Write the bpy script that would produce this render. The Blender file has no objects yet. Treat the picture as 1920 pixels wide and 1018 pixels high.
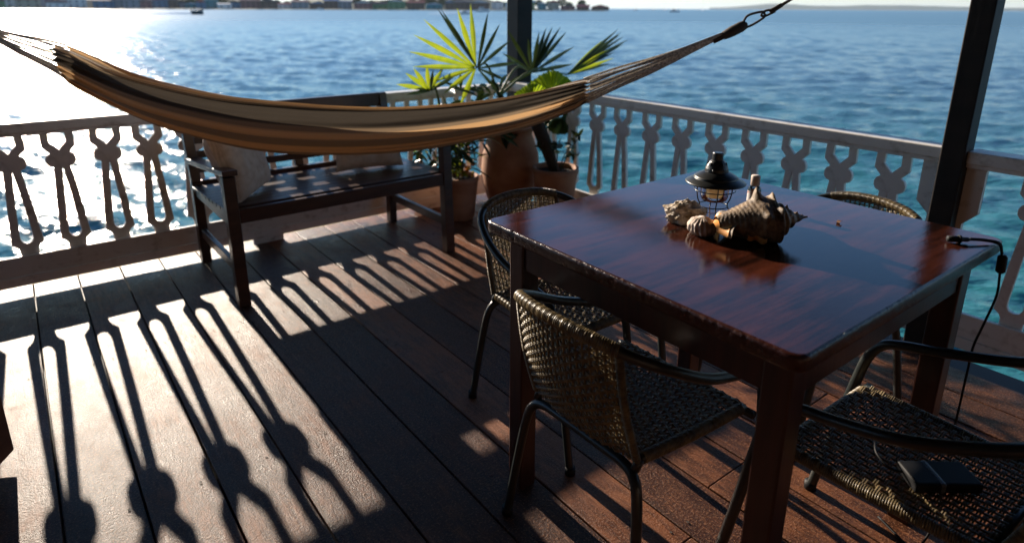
import bpy, math, random
import numpy as np
from mathutils import Vector, Matrix, Quaternion, noise
R = math.radians
PI = math.pi
random.seed(7)

# ------------------------------------------------------------------ camera
scn = bpy.context.scene
C = scn.collection
CAM = Vector((-2.6309, -3.474, 1.2495))
YAW, PITCH, ROLL = -0.6548, -0.2897, 0.0053
cd = bpy.data.cameras.new('camera')
co = bpy.data.objects.new('camera', cd); C.objects.link(co)
fw0 = Vector((-math.sin(YAW), math.cos(YAW), 0)); rt0 = Vector((math.cos(YAW), math.sin(YAW), 0)); up0 = Vector((0, 0, 1))
fw = fw0*math.cos(PITCH) + up0*math.sin(PITCH); up1 = up0*math.cos(PITCH) - fw0*math.sin(PITCH)
rt = rt0*math.cos(ROLL) + up1*math.sin(ROLL); up = up1*math.cos(ROLL) - rt0*math.sin(ROLL)
co.matrix_world = Matrix(((rt.x, up.x, -fw.x, CAM.x), (rt.y, up.y, -fw.y, CAM.y), (rt.z, up.z, -fw.z, CAM.z), (0, 0, 0, 1)))
cd.sensor_width = 36.0
cd.lens = 1202.7/1920*36
cd.shift_y = -(509-374.4)/1920
cd.clip_start = 0.02; cd.clip_end = 60000
cd.dof.use_dof = True; cd.dof.focus_distance = 1.62; cd.dof.aperture_fstop = 2.7
scn.camera = co

# ------------------------------------------------------------------ light
SUN_EL = R(18.0)
w = bpy.data.worlds.new("World"); scn.world = w; w.use_nodes = True
nt = w.node_tree; nt.nodes.clear()
sk = nt.nodes.new('ShaderNodeTexSky'); sk.sky_type = 'NISHITA'; sk.sun_disc = False
sk.sun_elevation = SUN_EL; sk.sun_rotation = 0.0; sk.altitude = 0; sk.air_density = 1.0; sk.dust_density = 0.0; sk.ozone_density = 4.0
bg = nt.nodes.new('ShaderNodeBackground'); bg.inputs['Strength'].default_value = 0.085
wo = nt.nodes.new('ShaderNodeOutputWorld')
tint = nt.nodes.new('ShaderNodeMix'); tint.data_type = 'RGBA'; tint.blend_type = 'MULTIPLY'; tint.inputs['Factor'].default_value = 1; tint.inputs['B'].default_value = (.92, .97, 1.04, 1)
nt.links.new(sk.outputs[0], tint.inputs['A']); nt.links.new(tint.outputs['Result'], bg.inputs[0]); nt.links.new(bg.outputs[0], wo.inputs[0])
sl = bpy.data.lights.new('sun', 'SUN'); sl.energy = 5.0; sl.angle = R(0.5); sl.color = (1.0, 0.86, 0.70)
so = bpy.data.objects.new('sun', sl); C.objects.link(so)
so.rotation_euler = Vector((0, math.cos(SUN_EL), math.sin(SUN_EL))).to_track_quat('Z', 'Y').to_euler()
scn.view_settings.view_transform = 'Standard'; scn.view_settings.look = 'None'
scn.view_settings.exposure = 1.05; scn.view_settings.gamma = 1.0
scn.cycles.max_bounces = 8; scn.cycles.transparent_max_bounces = 12
scn.cycles.sample_clamp_indirect = 6.0

# ------------------------------------------------------------------ helpers
class MB:
    def __init__(s): s.v = []; s.f = []; s.m = []
    def add(s, vs, fs, mi=0):
        b = len(s.v); s.v += [tuple(v) for v in vs]; s.f += [tuple(i+b for i in f) for f in fs]; s.m += [mi]*len(fs)
    def box(s, lo, hi, M=None, mi=0):
        (a, b, c), (d, e, f) = lo, hi
        vs = [Vector(p) for p in ((a,b,c),(d,b,c),(d,e,c),(a,e,c),(a,b,f),(d,b,f),(d,e,f),(a,e,f))]
        if M is not None: vs = [M @ v for v in vs]
        s.add(vs, [(0,3,2,1),(4,5,6,7),(0,1,5,4),(1,2,6,5),(2,3,7,6),(3,0,4,7)], mi)
    def bar(s, p, q, w, h, upv=(0,0,1), mi=0):
        p = Vector(p); q = Vector(q); d = (q-p); L = d.length; d.normalize()
        side = d.cross(Vector(upv)); side.normalize(); u = side.cross(d)
        M = Matrix(((side.x, d.x, u.x, p.x),(side.y, d.y, u.y, p.y),(side.z, d.z, u.z, p.z),(0,0,0,1)))
        s.box((-w/2, 0, -h/2), (w/2, L, h/2), M, mi)
    def tube(s, pts, r, n=8, closed=False, caps=True, flat=1.0, mi=0):
        P = [Vector(p) for p in pts]; k = len(P)
        rr = r if isinstance(r, (list, tuple)) else [r]*k
        T = []
        for i in range(k):
            a = P[(i-1) % k] if (closed or i > 0) else P[i]; b = P[(i+1) % k] if (closed or i < k-1) else P[i]
            t = b-a; t = t.normalized() if t.length > 1e-9 else Vector((0,0,1)); T.append(t)
        x = T[0].orthogonal().normalized(); vs = []
        for i in range(k):
            if i: x = T[i-1].rotation_difference(T[i]) @ x
            x = (x - T[i]*x.dot(T[i])).normalized(); y = T[i].cross(x)
            for j in range(n):
                a = 2*PI*j/n; vs.append(P[i] + x*math.cos(a)*rr[i] + y*math.sin(a)*rr[i]*flat)
        fs = []
        for i in range(k if closed else k-1):
            i2 = (i+1) % k
            for j in range(n): fs.append((i*n+j, i*n+(j+1) % n, i2*n+(j+1) % n, i2*n+j))
        if caps and not closed: fs.append(tuple(range(n-1, -1, -1))); fs.append(tuple((k-1)*n+j for j in range(n)))
        s.add(vs, fs, mi)
    def lathe(s, prof, n=32, c=(0,0,0), mi=0, cap0=False, cap1=False):
        vs = []; k = len(prof)
        for r, z in prof:
            for j in range(n): a = 2*PI*j/n; vs.append((c[0]+r*math.cos(a), c[1]+r*math.sin(a), c[2]+z))
        fs = [(i*n+j, i*n+(j+1) % n, (i+1)*n+(j+1) % n, (i+1)*n+j) for i in range(k-1) for j in range(n)]
        if cap0: fs.append(tuple(range(n-1, -1, -1)))
        if cap1: fs.append(tuple((k-1)*n+j for j in range(n)))
        s.add(vs, fs, mi)
    def grid(s, P, mi=0, flip=False):          # P: rows of points
        a = len(P); b = len(P[0]); vs = [p for r_ in P for p in r_]
        fs = [(i*b+j, i*b+j+1, (i+1)*b+j+1, (i+1)*b+j) for i in range(a-1) for j in range(b-1)]
        s.add(vs, fs, mi)
    def prism(s, poly, holes, f0, f1, th):     # not used with holes
        pass
    def build(s, name, mat, parent=None, smooth=False, bevel=0, seg=2, loc=None, auto=None, mats=None):
        me = bpy.data.meshes.new(name); me.from_pydata(s.v, [], s.f); me.update()
        for m_ in (mats or [mat]): me.materials.append(m_)
        if mats: me.polygons.foreach_set('material_index', s.m)
        o = bpy.data.objects.new(name, me); C.objects.link(o)
        if parent is not None: o.parent = parent
        if smooth: me.polygons.foreach_set('use_smooth', [True]*len(me.polygons))
        if bevel:
            md = o.modifiers.new('bevel', 'BEVEL'); md.width = bevel; md.segments = seg; md.limit_method = 'ANGLE'; md.angle_limit = R(35)
        if loc: o.location = loc
        return o

def tag(o, label=None, cat=None, group=None, kind=None):
    if label: o['label'] = label
    if cat: o['category'] = cat
    if group: o['group'] = group
    if kind: o['kind'] = kind
    return o
def empty(name, loc, rz=0, **k):
    o = bpy.data.objects.new(name, None); C.objects.link(o); o.location = loc; o.rotation_euler = (0, 0, rz); o.empty_display_size = 0.1
    return tag(o, **k)
def copy_tree(o, parent=None):
    c = o.copy(); C.objects.link(c)
    if parent is not None: c.parent = parent
    for ch in [x for x in C.objects if x.parent == o]: copy_tree(ch, c)
    return c
def catmull(P, n=8):
    P = [Vector(p) for p in P]; Q = [P[0]*2-P[1]] + P + [P[-1]*2-P[-2]]; out = []
    for i in range(1, len(Q)-2):
        a, b, c, d = Q[i-1:i+3]
        for k in range(n):
            t = k/n; out.append(0.5*((2*b)+(c-a)*t+(2*a-5*b+4*c-d)*t*t+(3*b-a-3*c+d)*t**3))
    out.append(P[-1]); return out

# ------------------------------------------------------------------ materials
def mat(name, col, rough=0.5, bump=None, var=None, metal=0, coat=0, spec=0.5, trans=0, ior=1.5, roughvar=None, extra=None):
    """var=(scale xyz, second colour, contrast lo, hi); bump=(scale xyz, strength, dist)"""
    m = bpy.data.materials.new(name); m.use_nodes = True; t = m.node_tree; b = t.nodes['Principled BSDF']
    b.inputs['Base Color'].default_value = (*col, 1); b.inputs['Roughness'].default_value = rough
    b.inputs['Metallic'].default_value = metal; b.inputs['Coat Weight'].default_value = coat; b.inputs['Coat Roughness'].default_value = 0.06
    b.inputs['Specular IOR Level'].default_value = spec; b.inputs['Transmission Weight'].default_value = trans; b.inputs['IOR'].default_value = ior
    tc = t.nodes.new('ShaderNodeTexCoord')
    def nz(sc, detail=5, rgh=0.55, src='Object'):
        mp = t.nodes.new('ShaderNodeMapping'); mp.inputs['Scale'].default_value = sc; t.links.new(tc.outputs[src], mp.inputs[0])
        n = t.nodes.new('ShaderNodeTexNoise'); n.inputs['Scale'].default_value = 1; n.inputs['Detail'].default_value = detail; n.inputs['Roughness'].default_value = rgh
        t.links.new(mp.outputs[0], n.inputs[0]); return n
    if var:
        n = nz(var[0]); cr = t.nodes.new('ShaderNodeValToRGB')
        cr.color_ramp.elements[0].position = var[2]; cr.color_ramp.elements[0].color = (*col, 1)
        cr.color_ramp.elements[1].position = var[3]; cr.color_ramp.elements[1].color = (*var[1], 1)
        t.links.new(n.outputs['Fac'], cr.inputs[0]); t.links.new(cr.outputs[0], b.inputs['Base Color'])
    if roughvar:
        n = nz(roughvar[0]); mr = t.nodes.new('ShaderNodeMapRange'); mr.inputs['From Min'].default_value = .3; mr.inputs['From Max'].default_value = .7
        mr.inputs['To Min'].default_value = roughvar[1]; mr.inputs['To Max'].default_value = roughvar[2]
        t.links.new(n.outputs['Fac'], mr.inputs[0]); t.links.new(mr.outputs[0], b.inputs['Roughness'])
    if bump:
        n = nz(bump[0], 6, .6); bp = t.nodes.new('ShaderNodeBump'); bp.inputs['Strength'].default_value = bump[1]; bp.inputs['Distance'].default_value = bump[2]
        t.links.new(n.outputs['Fac'], bp.inputs['Height']); t.links.new(bp.outputs[0], b.inputs['Normal'])
        if coat: t.links.new(bp.outputs[0], b.inputs['Coat Normal'])
    if extra: extra(t, b, tc, nz)
    return m

def floor_extra(t, b, tc, nz):
    # reddish worn varnish: grain along Y, speckled dirt, worn pale flecks, one random tone per board
    g = nz((55, 7, 10), 8, .75); sp = nz((150, 150, 40), 4, .75); st = nz((7, 4, 3), 8, .72); b.inputs['Specular IOR Level'].default_value = .20
    at = t.nodes.new('ShaderNodeAttribute'); at.attribute_name = 'board'
    r1 = t.nodes.new('ShaderNodeValToRGB'); e = r1.color_ramp.elements
    e[0].position = .36; e[0].color = (0.022, 0.008, 0.005, 1); e[1].position = .62; e[1].color = (0.21, 0.078, 0.034, 1); el = r1.color_ramp.elements.new(.50); el.color = (.068, .026, .014, 1)
    a = t.nodes.new('ShaderNodeMath'); a.operation = 'ADD'; a.use_clamp = True
    mm = t.nodes.new('ShaderNodeMath'); mm.operation = 'MULTIPLY'; mm.inputs[1].default_value = .5
    t.links.new(g.outputs['Fac'], mm.inputs[0])
    m2 = t.nodes.new('ShaderNodeMath'); m2.operation = 'MULTIPLY'; m2.inputs[1].default_value = .5; t.links.new(st.outputs['Fac'], m2.inputs[0])
    t.links.new(mm.outputs[0], a.inputs[0]); t.links.new(m2.outputs[0], a.inputs[1])
    a2 = t.nodes.new('ShaderNodeMath'); a2.operation = 'ADD'; t.links.new(a.outputs[0], a2.inputs[0])
    m3 = t.nodes.new('ShaderNodeMath'); m3.operation = 'MULTIPLY_ADD'; m3.inputs[1].default_value = .17; m3.inputs[2].default_value = -.07; t.links.new(at.outputs['Fac'], m3.inputs[0]); t.links.new(m3.outputs[0], a2.inputs[1])
    t.links.new(a2.outputs[0], r1.inputs[0])
    r2 = t.nodes.new('ShaderNodeValToRGB'); e = r2.color_ramp.elements
    e[0].position = .53; e[0].color = (0, 0, 0, 1); e[1].position = .64; e[1].color = (1, 1, 1, 1); t.links.new(sp.outputs['Fac'], r2.inputs[0])
    mx = t.nodes.new('ShaderNodeMix'); mx.data_type = 'RGBA'; mx.inputs['B'].default_value = (0.38, 0.185, 0.098, 1)
    sc = t.nodes.new('ShaderNodeMath'); sc.operation = 'MULTIPLY'; sc.inputs[1].default_value = .6; t.links.new(r2.outputs[0], sc.inputs[0])
    t.links.new(sc.outputs[0], mx.inputs['Factor']); t.links.new(r1.outputs[0], mx.inputs['A']); t.links.new(mx.outputs['Result'], b.inputs['Base Color'])
    mr = t.nodes.new('ShaderNodeMapRange'); mr.inputs['From Min'].default_value = .3; mr.inputs['From Max'].default_value = .7
    mr.inputs['To Min'].default_value = .22; mr.inputs['To Max'].default_value = .46; t.links.new(st.outputs['Fac'], mr.inputs[0]); t.links.new(mr.outputs[0], b.inputs['Roughness'])
    b1 = t.nodes.new('ShaderNodeBump'); b1.inputs['Strength'].default_value = .85; b1.inputs['Distance'].default_value = .0030; t.links.new(sp.outputs['Fac'], b1.inputs['Height'])
    cr3 = nz((24, 24, 10), 8, .8); rs = t.nodes.new('ShaderNodeMath'); rs.operation = 'MULTIPLY_ADD'; rs.inputs[1].default_value = .55; rs.inputs[2].default_value = -.24; t.links.new(cr3.outputs['Fac'], rs.inputs[0])
    rs2 = t.nodes.new('ShaderNodeMath'); rs2.operation = 'ADD'; rs2.use_clamp = True; t.links.new(rs.outputs[0], rs2.inputs[0]); t.links.new(mr.outputs[0], rs2.inputs[1]); t.links.new(rs2.outputs[0], b.inputs['Roughness'])
    b2 = t.nodes.new('ShaderNodeBump'); b2.inputs['Strength'].default_value = .35; b2.inputs['Distance'].default_value = .004; t.links.new(g.outputs['Fac'], b2.inputs['Height'])
    t.links.new(b1.outputs[0], b2.inputs['Normal']); t.links.new(b2.outputs[0], b.inputs['Normal'])
M = {}
M['floor'] = mat('worn_deck_varnish', (0.08, .035, .02), .4, extra=floor_extra)
M['moss'] = mat('mossy_board_ends', (0.16, .12, .03), .8, var=((40, 40, 40), (.30, .24, .10), .4, .65), bump=((120,)*3, .6, .004))
M['white'] = mat('old_white_paint', (0.72, .69, .65), .5, var=((16, 16, 24), (.40, .35, .30), .54, .74), bump=((70, 70, 70), .3, .002), roughvar=((12,)*3, .35, .65))
M['post'] = mat('dark_brown_gloss_paint', (0.012, .009, .008), .6, spec=.3, var=((4, 4, 14), (.022, .015, .012), .4, .7), bump=((60, 60, 18), .25, .002))
M['bench'] = mat('dark_stained_bench_wood', (0.035, .015, .010), .33, var=((6, 40, 30), (.065, .026, .016), .4, .7), bump=((20, 90, 90), .25, .0015))
def table_extra(t, b, tc, nz):
    g = nz((3, 46, 20), 9, .75); s = nz((2.2, 6.5, 3), 6, .65)
    cr = t.nodes.new('ShaderNodeValToRGB'); e = cr.color_ramp.elements
    e[0].position = .42; e[0].color = (.010, .004, .003, 1); e[1].position = .64; e[1].color = (.095, .024, .012, 1)
    x = t.nodes.new('ShaderNodeMix'); x.data_type = 'FLOAT'; x.inputs['Factor'].default_value = .6
    t.links.new(g.outputs['Fac'], x.inputs['A']); t.links.new(s.outputs['Fac'], x.inputs['B']); t.links.new(x.outputs['Result'], cr.inputs[0]); t.links.new(cr.outputs[0], b.inputs['Base Color'])
    sc = nz((260, 30, 60), 5, .7)
    mr = t.nodes.new('ShaderNodeMapRange'); mr.inputs['From Min'].default_value = .35; mr.inputs['From Max'].default_value = .7; b.inputs['Specular IOR Level'].default_value = .42; mr.inputs['To Min'].default_value = .05; mr.inputs['To Max'].default_value = .14
    t.links.new(s.outputs['Fac'], mr.inputs[0]); t.links.new(mr.outputs[0], b.inputs['Roughness'])
    bp = t.nodes.new('ShaderNodeBump'); bp.inputs['Strength'].default_value = .18; bp.inputs['Distance'].default_value = .0012; t.links.new(g.outputs['Fac'], bp.inputs['Height'])
    b3 = t.nodes.new('ShaderNodeBump'); b3.inputs['Strength'].default_value = .10; b3.inputs['Distance'].default_value = .0008; t.links.new(sc.outputs['Fac'], b3.inputs['Height'])
    t.links.new(bp.outputs[0], b3.inputs['Normal']); t.links.new(b3.outputs[0], b.inputs['Normal'])
M['table'] = mat('lacquered_mahogany', (0.1, .02, .012), .15, ior=1.5, extra=table_extra)
M['tedge'] = mat('worn_glinting_lacquer_edge', (0.035, .009, .006), .22, var=((80, 80, 80), (.12, .055, .035), .60, .74), bump=((110, 110, 110), .6, .003))  # lighter flecks: worn lacquer, and sun glints painted along the edge
M['tleg'] = mat('red_brown_leg_wood', (0.050, .015, .009), .35, var=((40, 40, 5), (.028, .010, .007), .4, .65), bump=((90, 90, 9), .25, .0015))
M['tube'] = mat('dark_green_black_steel_tube', (0.022, .026, .025), .32, bump=((140,)*3, .15, .0008), var=((30,)*3, (.035, .038, .034), .45, .7))
M['rattan'] = mat('olive_plastic_rattan', (0.23, .17, .085), .36, spec=.4, var=((45, 45, 45), (.095, .072, .042), .38, .66), bump=((300,)*3, .25, .0006))
M['rattan_d'] = mat('dark_plastic_rattan', (0.10, .075, .045), .4, var=((45, 45, 45), (.055, .042, .027), .38, .66))
M['terra'] = mat('terracotta_clay', (0.46, .24, .14), .75, var=((6, 6, 9), (.34, .15, .08), .4, .62), bump=((40,)*3, .3, .003))
M['soil'] = mat('dark_soil', (0.03, .02, .014), .95, bump=((60,)*3, 1, .01))
M['black'] = mat('black_enamel', (0.012, .013, .014), .38, bump=((200,)*3, .12, .0006))
M['wire'] = mat('black_wire', (0.02, .02, .02), .3)
M['plastic'] = mat('black_plastic', (0.010, .010, .011), .6, spec=.25, bump=((400,)*3, .2, .0004))
M['plgrey'] = mat('grey_plastic_band', (0.14, .15, .16), .4)
M['lampglow'] = None
M['glass'] = mat('clear_lantern_glass', (0.95, .97, .95), .03, trans=1, ior=1.45)
M['bottle'] = mat('clear_bottle_plastic', (0.85, .85, .82), .12, trans=.8, ior=1.4)
M['cap'] = mat('cream_bottle_cap', (0.62, .50, .42), .5)
M['label'] = mat('pale_bottle_label', (0.60, .55, .52), .6, var=((60, 60, 90), (.35, .08, .05), .55, .6))
M['coral'] = mat('bleached_coral', (0.66, .58, .50), .85, var=((40,)*3, (.34, .24, .13), .42, .62), bump=((110,)*3, 1.0, .010))
M['shellr'] = mat('ribbed_shell', (0.66, .54, .46), .7, var=((50,)*3, (.42, .30, .2), .45, .65), bump=((140,)*3, .5, .003))
def conch_extra(t, b, tc, nz):
    n1 = nz((26, 40, 26), 6, .65); cr = t.nodes.new('ShaderNodeValToRGB'); e = cr.color_ramp.elements
    e[0].position = .38; e[0].color = (.060, .036, .021, 1); e[1].position = .66; e[1].color = (.42, .29, .17, 1)
    t.links.new(n1.outputs['Fac'], cr.inputs[0]); t.links.new(cr.outputs[0], b.inputs['Base Color'])
    n2 = nz((120, 120, 120), 4, .6); bp = t.nodes.new('ShaderNodeBump'); bp.inputs['Strength'].default_value = .7; bp.inputs['Distance'].default_value = .003
    t.links.new(n2.outputs['Fac'], bp.inputs['Height']); t.links.new(bp.outputs[0], b.inputs['Normal'])
def thin_glass(name, col, k_):
    m = bpy.data.materials.new(name); m.use_nodes = True; t = m.node_tree; t.nodes.remove(t.nodes['Principled BSDF']); out = t.nodes['Material Output']
    tr = t.nodes.new('ShaderNodeBsdfTransparent'); tr.inputs[0].default_value = (*col, 1); gl = t.nodes.new('ShaderNodeBsdfGlossy'); gl.inputs['Roughness'].default_value = .04
    lw_ = t.nodes.new('ShaderNodeLayerWeight'); lw_.inputs[0].default_value = k_; mx = t.nodes.new('ShaderNodeMixShader')
    t.links.new(lw_.outputs['Fresnel'], mx.inputs[0]); t.links.new(tr.outputs[0], mx.inputs[1]); t.links.new(gl.outputs[0], mx.inputs[2]); t.links.new(mx.outputs[0], out.inputs[0]); return m
M['glass'] = thin_glass('thin_lantern_glass', (.93, .94, .92), .35); M['bottle'] = thin_glass('thin_bottle_plastic', (.85, .86, .84), .45)
M['conch'] = mat('weathered_conch', (0.3, .2, .12), .6, extra=conch_extra)
M['orange'] = mat('conch_inner_lip', (0.80, .32, .07), .3, var=((30,)*3, (.85, .50, .22), .4, .7))
M['leafdry'] = mat('dry_leaf_curl', (0.14, .055, .02), .6)
M['cord'] = mat('cotton_cord', (0.78, .72, .64), .85, var=((120,)*3, (.40, .36, .31), .4, .6))
M['rope'] = mat('dark_rope', (0.07, .055, .045), .8, bump=((300, 300, 300), .6, .002))
M['pill'] = mat('x', (.4, .3, .2), .9)
bpy.data.materials.remove(M.pop('pill'))

def cloth_mat(name, ramp, attr=None, wscale=900, transl=.45, tcol=None):
    m = bpy.data.materials.new(name); m.use_nodes = True; t = m.node_tree; b = t.nodes['Principled BSDF']; out = t.nodes['Material Output']
    b.inputs['Roughness'].default_value = .9; b.inputs['Specular IOR Level'].default_value = .15; b.inputs['Sheen Weight'].default_value = .1
    tc = t.nodes.new('ShaderNodeTexCoord')
    cr = t.nodes.new('ShaderNodeValToRGB'); cr.color_ramp.interpolation = 'LINEAR'
    while len(cr.color_ramp.elements) > 1: cr.color_ramp.elements.remove(cr.color_ramp.elements[0])
    cr.color_ramp.elements[0].position = ramp[0][0]; cr.color_ramp.elements[0].color = (*ramp[0][1], 1)
    for p, c in ramp[1:]: cr.color_ramp.elements.new(p).color = (*c, 1)
    if attr:
        at = t.nodes.new('ShaderNodeAttribute'); at.attribute_name = attr
        cx_ = t.nodes.new('ShaderNodeCombineXYZ'); mu = t.nodes.new('ShaderNodeMath'); mu.operation = 'MULTIPLY'; mu.inputs[1].default_value = 210; t.links.new(at.outputs['Fac'], mu.inputs[0]); t.links.new(mu.outputs[0], cx_.inputs[0])
        sp_ = t.nodes.new('ShaderNodeSeparateXYZ'); t.links.new(tc.outputs['Object'], sp_.inputs[0]); t.links.new(sp_.outputs[0], cx_.inputs[1])
        nn_ = t.nodes.new('ShaderNodeTexNoise'); nn_.inputs['Scale'].default_value = 1; nn_.inputs['Detail'].default_value = 4; t.links.new(cx_.outputs[0], nn_.inputs[0])
        ma = t.nodes.new('ShaderNodeMath'); ma.operation = 'MULTIPLY_ADD'; ma.inputs[1].default_value = .05; ma.inputs[2].default_value = -.025; t.links.new(nn_.outputs['Fac'], ma.inputs[0])
        m5 = t.nodes.new('ShaderNodeMath'); m5.operation = 'ADD'; t.links.new(ma.outputs[0], m5.inputs[0]); t.links.new(at.outputs['Fac'], m5.inputs[1]); t.links.new(m5.outputs[0], cr.inputs[0])
    else:
        n = t.nodes.new('ShaderNodeTexNoise'); n.inputs['Scale'].default_value = 30; t.links.new(tc.outputs['Object'], n.inputs[0]); t.links.new(n.outputs['Fac'], cr.inputs[0])
    # woven texture: two crossed wave patterns
    w1 = t.nodes.new('ShaderNodeTexWave'); w1.bands_direction = 'X'; w1.inputs['Scale'].default_value = wscale/6.28; w1.inputs['Distortion'].default_value = 1.5; w1.inputs['Detail Scale'].default_value = 2
    w2 = t.nodes.new('ShaderNodeTexWave'); w2.bands_direction = 'Z'; w2.inputs['Scale'].default_value = wscale/6.28; w2.inputs['Distortion'].default_value = 1.5; w2.inputs['Detail Scale'].default_value = 2
    t.links.new(tc.outputs['Object'], w1.inputs[0]); t.links.new(tc.outputs['Object'], w2.inputs[0])
    ad = t.nodes.new('ShaderNodeMath'); ad.operation = 'MULTIPLY'; t.links.new(w1.outputs['Fac'], ad.inputs[0]); t.links.new(w2.outputs['Fac'], ad.inputs[1])
    mxc = t.nodes.new('ShaderNodeMix'); mxc.data_type = 'RGBA'; mxc.blend_type = 'MULTIPLY'; mxc.inputs['Factor'].default_value = .35
    t.links.new(cr.outputs[0], mxc.inputs['A']); t.links.new(ad.outputs[0], mxc.inputs['B'])
    t.links.new(mxc.outputs['Result'], b.inputs['Base Color'])
    bp = t.nodes.new('ShaderNodeBump'); bp.inputs['Strength'].default_value = .4; bp.inputs['Distance'].default_value = .0012
    t.links.new(ad.outputs[0], bp.inputs['Height']); t.links.new(bp.outputs[0], b.inputs['Normal'])
    tr = t.nodes.new('ShaderNodeBsdfTranslucent'); mx = t.nodes.new('ShaderNodeMixShader'); mx.inputs[0].default_value = transl
    if tcol:
        m4 = t.nodes.new('ShaderNodeMix'); m4.data_type = 'RGBA'; m4.blend_type = 'MULTIPLY'; m4.inputs['Factor'].default_value = 1; m4.inputs['B'].default_value = (*tcol, 1)
        t.links.new(cr.outputs[0], m4.inputs['A']); t.links.new(m4.outputs['Result'], tr.inputs[0])
    else: t.links.new(cr.outputs[0], tr.inputs[0])
    t.links.new(b.outputs[0], mx.inputs[1]); t.links.new(tr.outputs[0], mx.inputs[2]); t.links.new(mx.outputs[0], out.inputs[0])
    return m
cream = (.58, .45, .31); grey = (.24, .22, .20); greyd = (.052, .055, .062)
M['hammock'] = cloth_mat('striped_hammock_cotton', [(0, (.6, .55, .48)), (.02, cream), (.09, cream), (.11, grey), (.20, grey), (.22, cream), (.31, cream), (.33, grey), (.42, grey),
    (.44, cream), (.48, cream), (.49, grey), (.575, grey), (.587, cream), (.645, cream), (.657, grey), (.715, grey), (.727, cream), (.765, cream), (.777, grey), (.80, grey), (.81, greyd), (.922, greyd), (.932, (.75, .70, .62)), (1, (.75, .70, .62))],
    'across', 1500, .40, (1.0, .79, .56))
M['pillow'] = cloth_mat('beige_basket_weave_cushion', [(.35, (.78, .64, .50)), (.65, (.64, .50, .38))], None, 420, .12, (1, .8, .6))
M['lampglow'] = cloth_mat('amber_white_lamp_glow', [(.42, (.98, .72, .40)), (.5, (.96, .93, .86)), (.58, (.75, .55, .36))], None, 1, .85)  # amber and white tones painted in for light shining through the lantern
def leaf_mat(name, col, col2, tr=.5):
    m = bpy.data.materials.new(name); m.use_nodes = True; t = m.node_tree; b = t.nodes['Principled BSDF']; out = t.nodes['Material Output']
    b.inputs['Roughness'].default_value = .35
    tc = t.nodes.new('ShaderNodeTexCoord'); n = t.nodes.new('ShaderNodeTexNoise'); n.inputs['Scale'].default_value = 14; t.links.new(tc.outputs['Object'], n.inputs[0])
    cr = t.nodes.new('ShaderNodeValToRGB'); cr.color_ramp.elements[0].position = .35; cr.color_ramp.elements[0].color = (*col, 1); cr.color_ramp.elements[1].position = .65; cr.color_ramp.elements[1].color = (*col2, 1)
    t.links.new(n.outputs['Fac'], cr.inputs[0]); t.links.new(cr.outputs[0], b.inputs['Base Color'])
    x = t.nodes.new('ShaderNodeBsdfTranslucent'); h = t.nodes.new('ShaderNodeMix'); h.data_type = 'RGBA'; h.blend_type = 'ADD'; h.inputs['Factor'].default_value = 1; h.inputs['B'].default_value = (.10*tr*2, .12*tr*2, 0, 1)
    t.links.new(cr.outputs[0], h.inputs['A']); t.links.new(h.outputs['Result'], x.inputs[0])
    mx = t.nodes.new('ShaderNodeMixShader'); mx.inputs[0].default_value = tr
    t.links.new(b.outputs[0], mx.inputs[1]); t.links.new(x.outputs[0], mx.inputs[2]); t.links.new(mx.outputs[0], out.inputs[0]); return m
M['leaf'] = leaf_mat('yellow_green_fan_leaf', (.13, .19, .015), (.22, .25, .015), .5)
M['leafd'] = leaf_mat('dark_green_palm_leaf', (.015, .035, .012), (.032, .058, .016), .12)  # real dark leaves, and the painted shade on half the fan leaf
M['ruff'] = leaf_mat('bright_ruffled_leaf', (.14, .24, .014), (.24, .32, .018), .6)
M['croton'] = leaf_mat('red_orange_croton_leaf', (.45, .10, .05), (.25, .22, .04), .4)
M['stem'] = mat('dark_fibrous_stem', (.05, .035, .022), .85, bump=((30, 30, 90), .8, .006))
M['petiole'] = mat('green_leaf_stalk', (.10, .13, .03), .5)

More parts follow.
